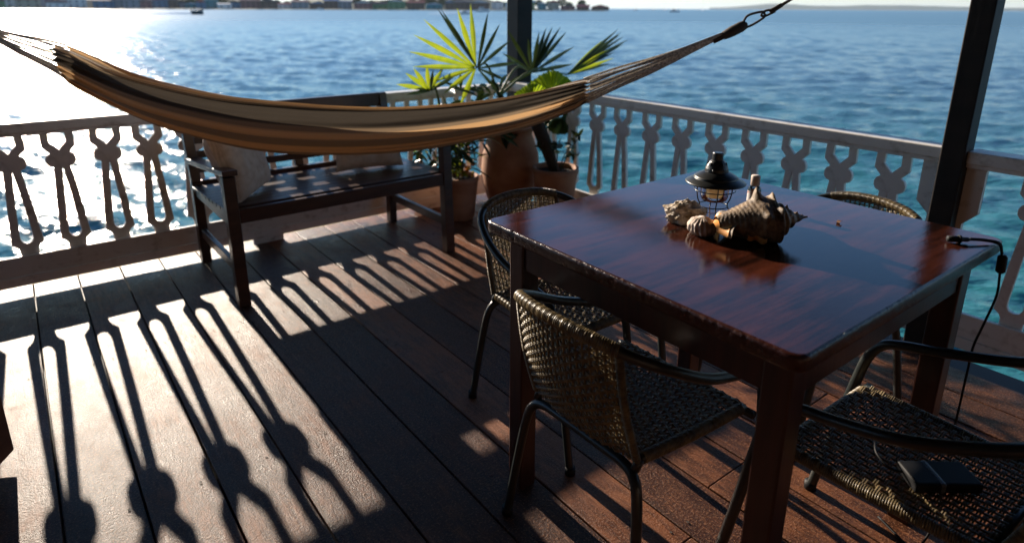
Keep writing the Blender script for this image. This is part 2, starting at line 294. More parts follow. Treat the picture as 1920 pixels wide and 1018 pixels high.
# ------------------------------------------------------------------ water: one sheet with real waves near the deck
SEA = -1.2
def build_water():
    az = np.concatenate([np.linspace(R(-32), R(100), 820), np.linspace(R(100), R(328), 90)[1:-1]])   # clockwise from +Y
    rr = [0.5]
    while rr[-1] < 260: rr.append(rr[-1]*1.0125 + .004)
    while rr[-1] < 45000: rr.append(rr[-1]*1.35)
    rr = np.array(rr); na, nr = len(az), len(rr)
    A, Rr = np.meshgrid(az, rr); X = -2.63+Rr*np.sin(A); Y = -3.47+Rr*np.cos(A); Z = np.zeros_like(X)
    rng = np.random.RandomState(5)
    fade = np.clip(1-(Rr/260)**2, 0, 1)
    for k in range(64):
        L = .16*(1.045**k)                                    # .34 .. 12 m
        th = R(52)+rng.normal(0, .42); kx, ky = math.sin(th)*2*PI/L, math.cos(th)*2*PI/L
        amp = .0050*L**.62*(.6+.8*rng.rand())
        f = fade*np.clip(1.4-Rr*.0035/L*1.6*2, 0, 1)
        ph = kx*X+ky*Y+rng.rand()*6.28
        Z += amp*f*(np.sin(ph)+.25*np.sin(2*ph+.5))
    V = np.stack([X, Y, Z+SEA], -1).reshape(-1, 3)
    i = np.arange(nr-1)[:, None]; j = np.arange(na)[None, :]; j2 = (j+1) % na
    F = np.stack([i*na+j, (i+1)*na+j+0*i, (i+1)*na+j2, i*na+j2], -1).reshape(-1, 4)
    c = len(V); V = np.vstack([V, [[-2.63, -3.47, SEA]]])
    me = bpy.data.meshes.new('water')
    nf = len(F)
    me.vertices.add(len(V)); me.vertices.foreach_set('co', V.astype(np.float32).ravel())
    me.loops.add(nf*4); me.loops.foreach_set('vertex_index', F[:, ::-1].astype(np.int32).ravel())
    me.polygons.add(nf); me.polygons.foreach_set('loop_start', np.arange(0, nf*4, 4, dtype=np.int32)); me.polygons.foreach_set('loop_total', np.full(nf, 4, np.int32))
    me.polygons.foreach_set('use_smooth', np.ones(nf, bool)); me.update(); me.validate()
    if me.polygons[0].normal.z < 0: me.flip_normals()
    o = bpy.data.objects.new('water', me); C.objects.link(o); tag(o, kind='structure')
    m = bpy.data.materials.new('sea_water'); m.use_nodes = True; t = m.node_tree; b = t.nodes['Principled BSDF']
    b.inputs['Roughness'].default_value = .13; b.inputs['IOR'].default_value = 1.33
    tc = t.nodes.new('ShaderNodeTexCoord')
    # shallow teal by the deck, deeper blue further out
    sx = t.nodes.new('ShaderNodeVectorMath'); sx.operation = 'LENGTH'; t.links.new(tc.outputs['Object'], sx.inputs[0])
    mr = t.nodes.new('ShaderNodeMapRange'); mr.inputs['From Min'].default_value = 3; mr.inputs['From Max'].default_value = 26; mr.interpolation_type = 'SMOOTHSTEP'; t.links.new(sx.outputs['Value'], mr.inputs[0])
    cm = t.nodes.new('ShaderNodeMix'); cm.data_type = 'RGBA'; cm.inputs['A'].default_value = (.022, .145, .155, 1); cm.inputs['B'].default_value = (.070, .165, .225, 1)
    t.links.new(mr.outputs[0], cm.inputs['Factor']); t.links.new(cm.outputs['Result'], b.inputs['Base Color'])
    m9 = t.nodes.new('ShaderNodeMapRange'); m9.inputs['From Min'].default_value = 8; m9.inputs['From Max'].default_value = 160; m9.inputs['To Min'].default_value = .13; m9.inputs['To Max'].default_value = .30; t.links.new(sx.outputs['Value'], m9.inputs[0]); t.links.new(m9.outputs[0], b.inputs['Roughness'])
    last = None
    for sc, st, ds in (((1.6, 1.6, 1), .55, .085), ((4.8, 4.8, 4), .9, .060), ((14, 14, 14), .8, .024)):
        mp = t.nodes.new('ShaderNodeMapping'); mp.inputs['Scale'].default_value = sc; mp.inputs['Rotation'].default_value = (0, 0, R(38)); t.links.new(tc.outputs['Object'], mp.inputs[0])
        mp2 = t.nodes.new('ShaderNodeMapping'); mp2.inputs['Scale'].default_value = (.45, 1, 1); t.links.new(mp.outputs[0], mp2.inputs[0])
        n = t.nodes.new('ShaderNodeTexNoise'); n.inputs['Scale'].default_value = 1; n.inputs['Detail'].default_value = 4; t.links.new(mp2.outputs[0], n.inputs[0])
        bp = t.nodes.new('ShaderNodeBump'); bp.inputs['Strength'].default_value = st; bp.inputs['Distance'].default_value = ds; t.links.new(n.outputs['Fac'], bp.inputs['Height'])
        if last: t.links.new(last.outputs[0], bp.inputs['Normal'])
        last = bp
    t.links.new(last.outputs[0], b.inputs['Normal'])
    me.materials.append(m)
build_water()

def seapt(px, d, z=SEA):                 # a point on the water d metres out, bearing px (of 1920)
    v = fw*1202.7 + rt*(px-960) + up*(374.4-12-px*.005); v.z = 0; v.normalize()
    return Vector((CAM.x+v.x*d, CAM.y+v.y*d, z))

# ------------------------------------------------------------------ hills
def hills(name, px0, px1, d, hfun, col, depth=900, n=90):
    b = MB(); rows = []
    for k in range(7):
        t = k/6; row = []
        for i in range(n+1):
            px = px0+(px1-px0)*i/n; p = seapt(px, d+depth*t); h = hfun(i/n)*math.sin(min(1, t*2)*PI/2)*(1 if t < .7 else (1-(t-.7)/.3))
            row.append((p.x, p.y, SEA-1+h + noise.noise(Vector((px*.02, k*.9, d)))*h*.18))
        rows.append(row)
    b.grid(rows); o = b.build(name, col, smooth=True); tag(o, kind='structure'); return o
M['hill'] = mat('distant_forest', (.035, .06, .03), .9, var=((.01, .01, .01), (.06, .09, .045), .4, .65))
hills('hills', 1330, 2300, 9000, lambda s: 20+60*(.5+.5*math.sin(s*9-1.0))*(.35+.65*s)+25*s+35*math.exp(-((s-.12)/.06)**2), M['hill'], 1500)

hills('wooded_ridge', -900, 1075, 780, lambda s: min(1, (1-s)*9)*(15+5*math.sin(s*23)+3*math.sin(s*51)), M['hill'], 200, 160)
# ------------------------------------------------------------------ far shore: bank, trees, houses, boats
M['shore'] = mat('shore_scrub', (.045, .07, .03), .9, var=((.12, .12, .3), (.09, .10, .05), .4, .65))
b = MB(); rows = []
for k in range(5):
    row = []
    for i in range(81):
        px = -500+(1160+500)*i/80; t = k/4; p = seapt(px, 640+120*t); edge = min(1, (1160-px)/60)
        row.append((p.x, p.y, SEA-.6+ (1.6*min(1, t*3))*max(0, edge)))
    rows.append(row)
b.grid(rows); tag(b.build('shore_bank', M['shore'], smooth=True), kind='structure')
M['farleaf'] = mat('far_tree_leaves', (.03, .055, .022), .8, var=((.6, .6, .6), (.075, .11, .035), .4, .62))
M['bark'] = mat('tree_bark', (.10, .075, .05), .9)
def far_tree_proto(seed, H, Wd):
    rnd = random.Random(seed); e = empty('tree', (0, 0, 0)); t = MB(); t.tube([(0,0,0),(.2,.1,H*.35),(.1,0,H*.6)], [.35,.25,.15], 6); t.build('trunk', M['bark'], e)
    c = MB()
    for i in range(420):
        a = rnd.uniform(0, 2*PI); u = rnd.uniform(-1, 1); rad = rnd.uniform(.45, 1)**.5
        lob = 1+.28*math.sin(3*a+seed)+.2*math.sin(5*a+u*4+seed)
        p = Vector((math.cos(a)*math.sqrt(1-u*u)*Wd*rad*lob, math.sin(a)*math.sqrt(1-u*u)*Wd*rad*lob, H*.68+u*H*.34*rad))
        q = Quaternion((rnd.random(), rnd.random()-.5, rnd.random()-.5, rnd.random()-.5)).normalized(); s_ = rnd.uniform(.35, .8)
        c.add([p+q@Vector((-s_,-s_*.6,0)), p+q@Vector((s_,-s_*.5,0)), p+q@Vector((s_*.8,s_*.7,.2)), p+q@Vector((-s_*.7,s_*.6,0))], [(0,1,2,3)])
    c.build('crown', M['farleaf'], e); return e
WALLC = [('white_wall', (.70, .68, .64)), ('blue_wall', (.10, .18, .26)), ('cream_wall', (.42, .36, .27)), ('grey_wall', (.26, .27, .28)), ('brown_wall', (.16, .10, .07)), ('teal_wall', (.06, .22, .24)), ('rose_wall', (.28, .13, .11)), ('green_wall', (.14, .26, .12))]
ROOFC = [('rust_roof', (.22, .09, .06)), ('zinc_roof', (.42, .45, .48)), ('blue_roof', (.14, .26, .42)), ('red_roof', (.42, .08, .06)), ('dark_roof', (.07, .07, .08)), ('pale_roof', (.60, .60, .58))]
WM = [mat(n, c, .8, var=((.5,.5,.9), tuple(x*.75 for x in c), .4, .7)) for n, c in WALLC]; RM = [mat(n, c, .6, var=((.8,.8,.8), tuple(x*.7 for x in c), .4, .7)) for n, c in ROOFC]
M['pane'] = mat('dark_window', (.02, .025, .03), .1)
M['pile'] = mat('grey_piling', (.09, .08, .07), .9)
wn = ['white', 'blue', 'cream', 'grey', 'brown', 'teal', 'rose', 'green']; rn = ['rust brown', 'zinc grey', 'blue', 'red', 'dark', 'pale']
rnd = random.Random(11)
px = -60; hi = 0; seen = {}
FEAT = {}
while px < 1110:
    wpx = rnd.uniform(16, 38); d = rnd.uniform(610, 640); m2 = d/1202.7
    W_ = wpx*m2*.92; Hh = rnd.uniform(3.2, 7.5) if px < 1040 else rnd.uniform(2.6, 4.0); Dp = rnd.uniform(7, 11)
    wi = rnd.choice([0,0,1,2,3,3,4,4,5,6,7]); ri = rnd.choice([0,1,1,2,3,4,4,5]);
    if 1075 < px < 1110: wi, ri, Hh = 4, 3, 3.0
    P = seapt(px+wpx/2, d); v = (P-CAM); yaw = math.atan2(v.y, v.x)-PI/2
    key = (wi, ri); seen[key] = seen.get(key, 0)+1; nth = ['', 'second ', 'third ', 'fourth ', 'fifth ', 'sixth ', 'seventh '][min(6, seen[key]-1)]
    shape = rnd.choice(['narrow ', 'wide ', '']) if False else ('wide ' if wpx > 28 else 'narrow ')
    lab = f"{shape}{wn[wi]} far shore house with {rn[ri]} roof, {nth or 'first '}such from left"
    e = empty('shore_house', (P.x, P.y, SEA+.9), yaw, label=lab.replace('  ', ' '), cat='house', group='houses along the far shore')
    b = MB(); b.box((-W_/2, 0, 0), (W_/2, Dp, Hh)); wall_o = b.build('wall', WM[wi], e)
    b = MB(); rh = rnd.uniform(1.0, 2.2); o_ = .5; fl = rnd.random() < .5
    if fl: b.add([(-W_/2-o_,-o_,Hh),(W_/2+o_,-o_,Hh),(W_/2+o_,Dp+o_,Hh),(-W_/2-o_,Dp+o_,Hh),(-W_/2-o_,Dp/2,Hh+rh),(W_/2+o_,Dp/2,Hh+rh)], [(0,1,5,4),(2,3,4,5),(0,4,3),(1,2,5),(0,3,2,1)])
    else: b.add([(-W_/2-o_,-o_,Hh),(0,-o_,Hh+rh),(W_/2+o_,-o_,Hh),(-W_/2-o_,Dp+o_,Hh),(0,Dp+o_,Hh+rh),(W_/2+o_,Dp+o_,Hh)], [(0,1,4,3),(1,2,5,4),(0,2,1),(3,4,5),(0,3,5,2)])
    b.build('roof', RM[ri], e)
    for k in range(max(1, int(W_/4))):
        for zf in ((.9,) if Hh < 5 else (.9, 3.9)):
            wx = -W_/2+W_*(k+.5)/max(1, int(W_/4)); b = MB(); b.box((wx-.55, -.06, zf), (wx+.55, -.003, zf+1.3)); b.build('window', M['pane'], wall_o)
    b = MB(); b.box((-W_/2-.8, -1.6, -.25), (W_/2+.8, -.01, -.05))
    for k in range(4): b.tube([(-W_/2+W_*k/3, -1.4, -1.6), (-W_/2+W_*k/3, -1.4, -.25)], .14, 6)
    b.build('jetty', M['pile'], e)
    px += wpx*rnd.uniform(.95, 1.15); hi += 1
protos = [far_tree_proto(3, 9, 3.6), far_tree_proto(8, 12, 4.4), far_tree_proto(21, 7, 3.0)]
tlab = ['medium rounded tree', 'tall spreading tree', 'small bushy tree']
k = 0; tx = -70
while tx < 1090:
    pi_ = rnd.randrange(3); pr = protos[pi_]; c = copy_tree(pr); P = seapt(tx, rnd.uniform(655, 700), SEA+.8); c.location = P; c.rotation_euler = (0, 0, rnd.uniform(0, 6)); s_ = rnd.uniform(.8, 1.25); c.scale = (s_, s_, s_*rnd.uniform(.85, 1.15))
    tag(c, f'{tlab[pi_]} rising behind the far shore houses', 'tree', 'trees behind the far shore houses'); tx += rnd.uniform(10, 24); k += 1
for pr in protos:
    for ch in [x for x in C.objects if x.parent == pr]: bpy.data.objects.remove(ch)
    bpy.data.objects.remove(pr)
M['hull_w'] = mat('white_boat_hull', (.75, .75, .73), .35, bump=((8,)*3, .1, .01)); M['hull_d'] = mat('dark_blue_boat_hull', (.015, .07, .09), .35, bump=((8,)*3, .1, .01))
M['figure'] = mat('dark_clothing', (.03, .04, .05), .9, bump=((60,)*3, .3, .01)); M['foam'] = mat('white_foam', (.85, .88, .9), .8, bump=((3, 3, 3), .8, .1)); M['sail'] = mat('mast_metal', (.6, .6, .6), .4)
def hull(e, L, B, Hh, m):
    b = MB(); rows = []
    for i in range(11):
        t = i/10; x = -L/2+L*t; hw = B/2*(1-max(0, (t-.45)/.55)**2.2); sh = Hh*(.8+.45*t*t)
        rows.append([(x, -hw, sh), (x, -hw*.85, sh*.3), (x, -hw*.25, -.15+.25*max(0, t-.8)*5*.3), (x, hw*.25, -.15+.25*max(0, t-.8)*5*.3), (x, hw*.85, sh*.3), (x, hw, sh), (x, hw*.86, sh*.96), (x, hw*.7, sh*.45), (x, -hw*.7, sh*.45), (x, -hw*.86, sh*.96), (x, -hw, sh)])
    b.grid(rows); b.build('hull', m, e, smooth=True)
P = seapt(369, 232); vdir = (seapt(900, 260)-P).normalized(); yaw = math.atan2(vdir.y, vdir.x)
e = empty('motorboat', (P.x, P.y, SEA+.1), yaw, label='small dark motorboat with a standing driver speeding across the bright water at upper left', cat='boat')
hull(e, 3.4, 1.7, 1.25, M['hull_d'])
b = MB(); b.box((-1.95, -.25, .5), (-1.55, .25, 1.5)); b.build('outboard_motor', M['black'], e, bevel=.05)
b = MB(); b.box((-.3, -.45, .45), (.25, .45, 1.25)); b.build('console', M['hull_w'], e, bevel=.06)
b = MB(); bp_ = (P.x+math.cos(yaw)*-.8, P.y+math.sin(yaw)*-.8)
pe = MB(); pe.tube([(0,0,.35),(0,.02,.85),(0.02,0,1.15),(0,0,1.45),(.02,0,1.62),(.03,0,1.78),(.03,0,1.98),(.03,0,2.08)], [.14,.15,.19,.22,.10,.11,.12,.05], 10)
pe.tube([(0,.2,1.5),(.2,.28,1.3),(.45,.15,1.2)], [.07,.055,.04], 6); pe.tube([(0,-.2,1.5),(.2,-.28,1.3),(.45,-.15,1.2)], [.07,.055,.04], 6)
po = pe.build('person', M['figure'], smooth=True, loc=(bp_[0], bp_[1], SEA+.6)); po.rotation_euler = (0, 0, yaw)
tag(po, 'person in dark clothing standing at the wheel of the small dark motorboat', 'person')
def wake(a, bb, w0, w1, nm):
    b = MB(); rows = []; n = 40; dv = (bb-a).normalized(); sd = Vector((-dv.y, dv.x, 0))
    for i in range(n+1):
        t = i/n; ww = w0+(w1-w0)*t; p = a+(bb-a)*t; row = []
        for j in range(7): row.append(tuple(p+sd*ww*(j/6-.5)+Vector((0, 0, .22+.35*(1-t)*math.sin(j/6*PI)+.12*noise.noise(Vector((i*.7, j*1.3, 0)))))))
        rows.append(row)
    b.grid(rows); o = b.build(nm, M['foam'], smooth=True); tag(o, kind='structure')
wake(P-vdir*1.6, P-vdir*42, 1.3, 5.5, 'wake')
for px_, d_, L_, lab, cat in ((905, 420, 9, 'white passenger launch with a foaming bow beside the palm tips', 'boat'), (872, 260, 4.5, 'low grey skiff with white wake left of the dark corner post', 'boat'), (1265, 520, 8, 'white cabin cruiser lying right of the far houses, nearer of the two out there', 'boat'), (600, 575, 6, 'white boat moored upright against the far shore', 'boat'), (1043, 560, 6, 'small white boat moored under the far houses right of the corner post', 'boat')):
    P2 = seapt(px_, d_); v2 = (seapt(px_+400, d_)-P2); yw = math.atan2(v2.y, v2.x)
    e = empty('boat', (P2.x, P2.y, SEA), yw, label=lab, cat=cat); hull(e, L_, L_*.28, L_*.13+.3, M['hull_w'])
    b = MB(); b.box((-L_*.25, -L_*.09, L_*.08), (L_*.12, L_*.09, L_*.30)); cab = b.build('cabin', M['hull_w'], e, bevel=.15)
    b = MB(); b.box((-L_*.2, -L_*.094, L_*.19), (L_*.125, L_*.094, L_*.25)); b.build('window', M['pane'], cab)
    if px_ in (905, 872): wake(P2-v2.normalized()*L_*.4, P2-v2.normalized()*L_*3.2, 1.2, 4, 'wake')
mlab = ['slim bare mast sailboat anchored just right of the far houses', 'sailboat with bare mast, second from the houses', 'sailboat with bare mast left of the cabin cruiser', 'white sailboat farthest right in front of the hazy horizon']
for px_, d_, lb in ((1192, 900, mlab[0]), (1226, 950, mlab[1]), (1246, 900, mlab[2]), (1317, 800, mlab[3])):
    P2 = seapt(px_, d_); e = empty('sailboat', (P2.x, P2.y, SEA), rnd.uniform(0, 1), label=lb, cat='sailboat', group='sailboats anchored off the far shore')
    hull(e, 9, 2.8, 1.3, M['hull_w']); b = MB(); b.tube([(0,0,1),(0,0,12)], .09, 6); b.build('mast', M['sail'], e); b = MB(); b.tube([(-3.4,0,2),(0,0,2.1)], .13, 6); b.build('boom', M['sail'], e)

# ------------------------------------------------------------------ deck floor
X0, BW = -2.7257, .1762
b = MB(); gap = .0045; tone = []; k0 = -16
rb = random.Random(4)
for k in range(k0, 16):
    xa, xb = X0+(k-1)*BW+gap/2, X0+k*BW-gap/2
    if xb > .10: xb = .10
    if xa > .09: break
    cuts = [.085]
    y = .085-rb.uniform(1.2, 3.0)
    if k == 7: cuts.append(-2.73)
    if k == 12: cuts += [-1.9, -2.62]
    if k == 13: cuts += [-2.75]
    if k == 9: cuts += [-2.65]
    if k not in (7, 12, 13, 9): cuts.append(-3.1-rb.uniform(0, 1))
    cuts.append(-5.6)
    for c0, c1 in zip(cuts[:-1], cuts[1:]):
        dz = rb.uniform(-.0012, .0012); n0 = len(b.f)
        b.box((xa, c1+.002, -.03+dz), (xb, c0, 0+dz)); tone += [rb.random()]*(len(b.f)-n0)
for k in range(k0, 16):
    xm = X0+(k-.5)*BW
    if xm > .08: break
    for yj in (-.05, -.9, -1.8, -2.7, -3.6):
        for sx in (-.052, .05):
            n0 = len(b.f); b.lathe([(.0036, .0014), (.0030, .0019), (.0004, .0016)], 10, (xm+sx+rb.uniform(-.008, .008), yj+rb.uniform(-.012, .012), 0), mi=1); tone += [0]*(len(b.f)-n0)
o = b.build('deck_floor', M['floor'], bevel=0, mats=[M['floor'], M['rope']]); mdb = o.modifiers.new('bevel', 'BEVEL'); mdb.width = .0028; mdb.segments = 2; mdb.limit_method = 'ANGLE'; mdb.angle_limit = R(60); tag(o, kind='structure')
at = o.data.attributes.new('board', 'FLOAT', 'FACE'); at.data.foreach_set('value', tone)
# joists under the boards
b = MB()
for y in (-.02, -.9, -1.8, -2.7, -3.6, -4.5, -5.4): b.box((-5.4, y-.03, -.17), (.08, y+.03, -.036))
tag(b.build('deck_joists', M['post']), kind='structure')
b = MB(); b.box((-5.4, -5.6, -.0345), (.08, .08, -.0325)); tag(b.build('gap_shade_sheet', M['post']), kind='structure')  # dark sheet added below the boards so the gaps look shaded
b = MB(); b.box((-5.4, .0865, -.16), (.1, .112, -.004)); tag(b.build('deck_edge_board', M['moss']), kind='structure')

# ------------------------------------------------------------------ balustrades
half = [(.062, .712), (.064, .644), (.037, .615), (.051, .605), (.058, .590), (.057, .572), (.048, .558), (.032, .552), (.046, .40), (.060, .218), (.041, .203), (.035, .190), (.0345, .175), (.036, .150)]
inV = [(.030, .712), (.032, .664), (0, .629)]
slot = [(0, .548), (.007, .484), (.014, .40), (.020, .31), (.0235, .26), (.0235, .238), (.016, .224), (.006, .2195), (0, .219)]
def baluster_mesh():
    # half silhouette (x>=0) polygon: down the outside, in along the base, up the centre line, round the slot, to the V
    th = .019
    outl = half + [(0, .150)] + list(reversed(slot)) + [(0, .629), (.032, .664), (.030, .712)]
    # the centre line portions shared by both halves are kept inside one outline with the slot as a bridge cut
    import bmesh
    bm = bmesh.new()
    def face(sg):
        vs = []
        for x, z in outl:
            vs.append(bm.verts.new((sg*x, 0, z)))
        return vs
    A = face(1); B_ = face(-1)
    fa = bm.faces.new(A); fb = bm.faces.new(list(reversed(B_)))
    bmesh.ops.remove_doubles(bm, verts=bm.verts, dist=1e-5)
    bmesh.ops.triangulate(bm, faces=bm.faces[:])
    r = bmesh.ops.extrude_face_region(bm, geom=bm.faces[:]); vv = [g for g in r['geom'] if isinstance(g, bmesh.types.BMVert)]
    bmesh.ops.translate(bm, verts=vv, vec=(0, th, 0)); bmesh.ops.recalc_face_normals(bm, faces=bm.faces[:])
    bmesh.ops.dissolve_limit(bm, angle_limit=.01, verts=bm.verts[:], edges=bm.edges[:])
    me = bpy.data.meshes.new('baluster'); bm.to_mesh(me); bm.free(); me.materials.append(M['white']); return me
BAL = baluster_mesh(); rbal = random.Random(31)
def balustrade(name, label, length, spots, rise=0, flip=1):
    """local x along the rail, local y outward, z up; deck side is y<=0"""
    e = empty(name, (0, 0, 0), label=label, cat='balustrade', group='white cut-out balustrades round the deck')
    b = MB(); b.box((0, -.012, .722), (length, .075, .765)); b.build('top_rail', M['white'], e, bevel=.004)
    b = MB(); b.box((0, -.002, .706), (length, .018, .7205)); b.build('rail_lath', M['white'], e, bevel=.002)
    b = MB(); b.box((0, 0, .078), (length, .0185, .168)); b.box((0, -.004, .032), (length, .0175, .0765)); b.build('bottom_board', M['white'], e, bevel=.002)
    for s_ in spots:
        o = bpy.data.objects.new('baluster', BAL); C.objects.link(o); o.parent = e; o.location = (s_+rbal.uniform(-.003, .003), .0205+rbal.uniform(0, .002), rbal.uniform(-.003, .002)); o.rotation_euler = (0, rbal.uniform(-.006, .006), 0)
        md = o.modifiers.new('bevel', 'BEVEL'); md.width = .0015; md.segments = 1; md.limit_method = 'ANGLE'; md.angle_limit = R(50)
    return e
# left rail along y=0 from x=-4.6 to 0: local x -> world +X
LA = 4.55
spA = [LA-(2.1645+ (k)*.1812) for k in range(-11, 13)]
spA = [s_ for s_ in spA if .08 < s_ < LA-.08 and not (1.34 < s_ < 1.57)]
ea = balustrade('balustrade', 'white cut-out balustrade behind the bench, running left from the dark corner post', LA, spA); ea.location = (-LA, 0, 0)
b = MB(); b.box((0, 0, 0), (.16, .02, .031)); o = b.build('spacer_block', M['white'], ea); o.location = (LA-1.74, .002, 0)
b = MB(); b.box((0, 0, 0), (.30, .02, .031)); o = b.build('spacer_block', M['white'], ea); o.location = (LA-.74, .002, 0)
# right rail along x=0, corner to the second post: local x -> world -Y
PY0, PY1 = -2.695, -2.615
LB = -PY1
spB = [.8235+(k)*.2032 for k in range(-3, 9)]
eb = balustrade('balustrade', 'white cut-out balustrade behind the dining table, between the two dark posts', LB, [s_ for s_ in spB if .1 < s_ < LB-.08]); eb.location = (0, 0, .012); eb.rotation_euler = (0, 0, -PI/2)
LC = 1.95
ec = balustrade('balustrade', 'white cut-out balustrade section at the right edge, beyond the right-hand post', LC, [.225+.2032*k for k in range(12)]); ec.location = (0, PY0, .010); ec.rotation_euler = (0, 0, -PI/2)
# half boards with an angled foot that flank the right post
def flank(parent, xs):
    b = MB(); th = .02
    poly = xs; n = len(poly)
    b.add([(x, .0205, z) for x, z in poly]+[(x, .0205+th, z) for x, z in poly], [tuple(range(n)), tuple(range(2*n-1, n-1, -1))]+[(i, (i+1) % n+0, (i+1) % n+n, i+n) for i in range(n)])
    b.build('end_board', M['white'], parent, bevel=.0015, seg=1)
flank(eb, [(LB-.0, .718), (LB-.062, .718), (LB-.062, .548), (LB-.018, .505), (LB-.018, .17), (LB, .17)])
flank(ec, [(0, .718), (0, .17), (.016, .17), (.016, .495), (.058, .54), (.058, .718)])
# ------------------------------------------------------------------ posts, roof, light-blocking walls
def post(lo, hi, label):
    b = MB(); b.box((lo[0], lo[1], -1.9), (hi[0], hi[1], 2.42)); cx, cy = (lo[0]+hi[0])/2, (lo[1]+hi[1])/2
    o = b.build('post', M['post'], bevel=.004); tag(o, label, 'post', 'dark posts carrying the porch roof'); return o
post((.022, -.072, 0), (.142, .048, 0), 'dark square wooden post at the far corner of the deck, behind the palms')
post((-.030, PY0+.001, 0), (.050, PY1-.001, 0), 'dark leaning-looking square post at the right, behind the table corner')
post((-3.15, -.034, 0), (-3.04, .080, 0), 'dark square post at the left end of the balustrade, carrying the hammock')
M['roofw'] = mat('dark_roof_boards', (.05, .035, .025), .8, bump=((4, 60, 4), .3, .004))
e = empty('porch_roof', (-2.8, -2.4, 2.42), label='dark boarded porch roof over the deck', cat='roof')
b = MB(); b.box((-2.9, -4.0, .10), (3.55, 3.2, .16)); b.build('roof_deck', M['roofw'], e)
b = MB(); b.box((-2.9, 2.37, 0), (3.0, 2.46, .098)); b.box((2.80, -4.0, 0), (2.88, 2.365, .097)); b.build('beam', M['post'], e)
b = MB()
for i in range(11): b.box((-2.8+.56*i, -3.95, .02), (-2.75+.56*i, 2.365, .0985))
b.build('rafters', M['roofw'], e)
M['blockw'] = mat('dark_block_boards', (.10, .06, .04), .7, bump=((4, 4, 40), .4, .006))
e = empty('back_light_block', (-2.6, -4.75, 0), label='dark boarded wall added behind the camera to block sky light', cat='wall')  # unseen wall, added to cut sky fill on the deck
b = MB(); b.box((-3.2, -.1, 0), (2.7, 0, 2.4)); b.build('wall_boards', M['blockw'], e)
b = MB(); b.box((.3, .004, .02), (1.15, .035, 2.0)); do_ = b.build('door', M['bench'], e, bevel=.006); b = MB(); b.tube([(.38, .036, .95), (.38, .08, .95), (.48, .08, .95)], .009, 8); b.build('handle', M['plgrey'], do_, smooth=True)
e = empty('side_light_block', (-4.75, -2.6, 0), label='dark boarded wall added beyond the left of the deck to block sky light', cat='wall')  # added out of view to keep skylight from the left off the shade
b = MB(); b.box((-.1, -2.1, 0), (0, 2.0, 2.4)); b.build('wall_boards', M['blockw'], e)

# ------------------------------------------------------------------ bench
e = empty('garden_bench', (-2.035, -.070, 0), R(0.8), label='dark wooden slatted garden bench with two cushions against the left balustrade', cat='bench')
L = 1.115; D = .665
def part(name, fn, m, par, bev=.003, **k): q = MB(); fn(q); return q.build(name, m, par, bevel=bev, **k)
for x in (.025, L-.03):
    part('front_leg', lambda q: q.bar((x, -D, 0), (x, -D+.02, .575), .05, .05, (0, 1, 0)), M['bench'], e)
    part('back_leg', lambda q: (q.bar((x, -.03, 0), (x, -.035, .42), .045, .05, (0, 1, 0)), q.bar((x, -.036, .42), (x, .03, .772), .045, .045, (0, 1, 0))), M['bench'], e)
    part('side_rail', lambda q: q.bar((x, -.06, .165), (x, -D+.03, .165), .022, .045), M['bench'], e)
    part('seat_side_rail', lambda q: q.bar((x, -.06, .385), (x, -D+.03, .385), .025, .06), M['bench'], e)
    part('armrest', lambda q: q.bar((x, .0, .530), (x, -D-.03, .598), .062, .024), M['bench'], e)
part('front_apron', lambda q: q.box((.052, -D-.005, .37), (L-.056, -D+.02, .432)), M['bench'], e)
part('rear_apron', lambda q: q.box((.05, -.045, .335), (L-.055, -.010, .428)), M['bench'], e)
for i in range(9): part('seat_slat', lambda q: q.box((.0, -D+.035+i*.063, .421-.0016*i*2), (L-.005, -D+.035+i*.063+.052, .437-.0016*i*2)), M['bench'], e, .002)
part('top_rail', lambda q: q.box((.0, .012, .70), (L-.005, .05, .778)), M['bench'], e, .006)
for z in (.475, .545, .615): part('back_slat', lambda q: q.box((.03, -.022+(z-.42)*.19, z-.016), (L-.035, -.005+(z-.42)*.19, z+.020)), M['bench'], e, .002)
part('centre_upright', lambda q: q.bar((L/2, -.004, .40), (L/2, .058, .74), .045, .02, (0, 1, 0)), M['bench'], e, .002)

# cushions
def cushion(loc, rot, W_, H_, T_, label, seed):
    n = 28; b = MB(); front = []; back = []
    for i in range(n+1):
        rf, rbk = [], []
        for j in range(n+1):
            u = i/n*2-1; v = j/n*2-1
            pin = 1-.10*(u*u*(1-v*v)+v*v*(1-u*u)) + .03*(abs(u*v))**2
            x = u*W_/2*(1-.07*(1-v*v)*0-.06*(v*v < 2)*(1-u*u)*0); z = v*H_/2
            x *= 1-.07*(1-abs(v)**2)*abs(u)**3; z *= 1-.07*(1-abs(u)**2)*abs(v)**3
            t = T_/2*((1-u**4)*(1-v**4))**.55
            wr = .010*noise.noise(Vector((u*3+seed, v*3, 1)))*(1-abs(u*v))+.004*noise.noise(Vector((u*9, v*9+seed, 1)))
            rf.append((x, -t-wr if t > 1e-4 else 0, z)); rbk.append((x, t+wr if t > 1e-4 else 0, z))
        front.append(rf); back.append(rbk)
    b.grid(front); b.grid([list(reversed(r_)) for r_ in back])
    o = b.build('cushion', M['pillow'], smooth=True); o.location = loc; o.rotation_euler = rot; tag(o, label, 'cushion', 'beige woven cushions on the bench'); return o
cushion((-1.895, -.505, .590), (R(-16), R(-5), R(48)), .33, .33, .14, 'beige woven cushion leaning in the left arm of the bench', 1)
cushion((-1.21, -.36, .575), (R(-20), R(0), R(-10)), .36, .30, .13, 'beige woven cushion lying against the right half of the bench back', 5)

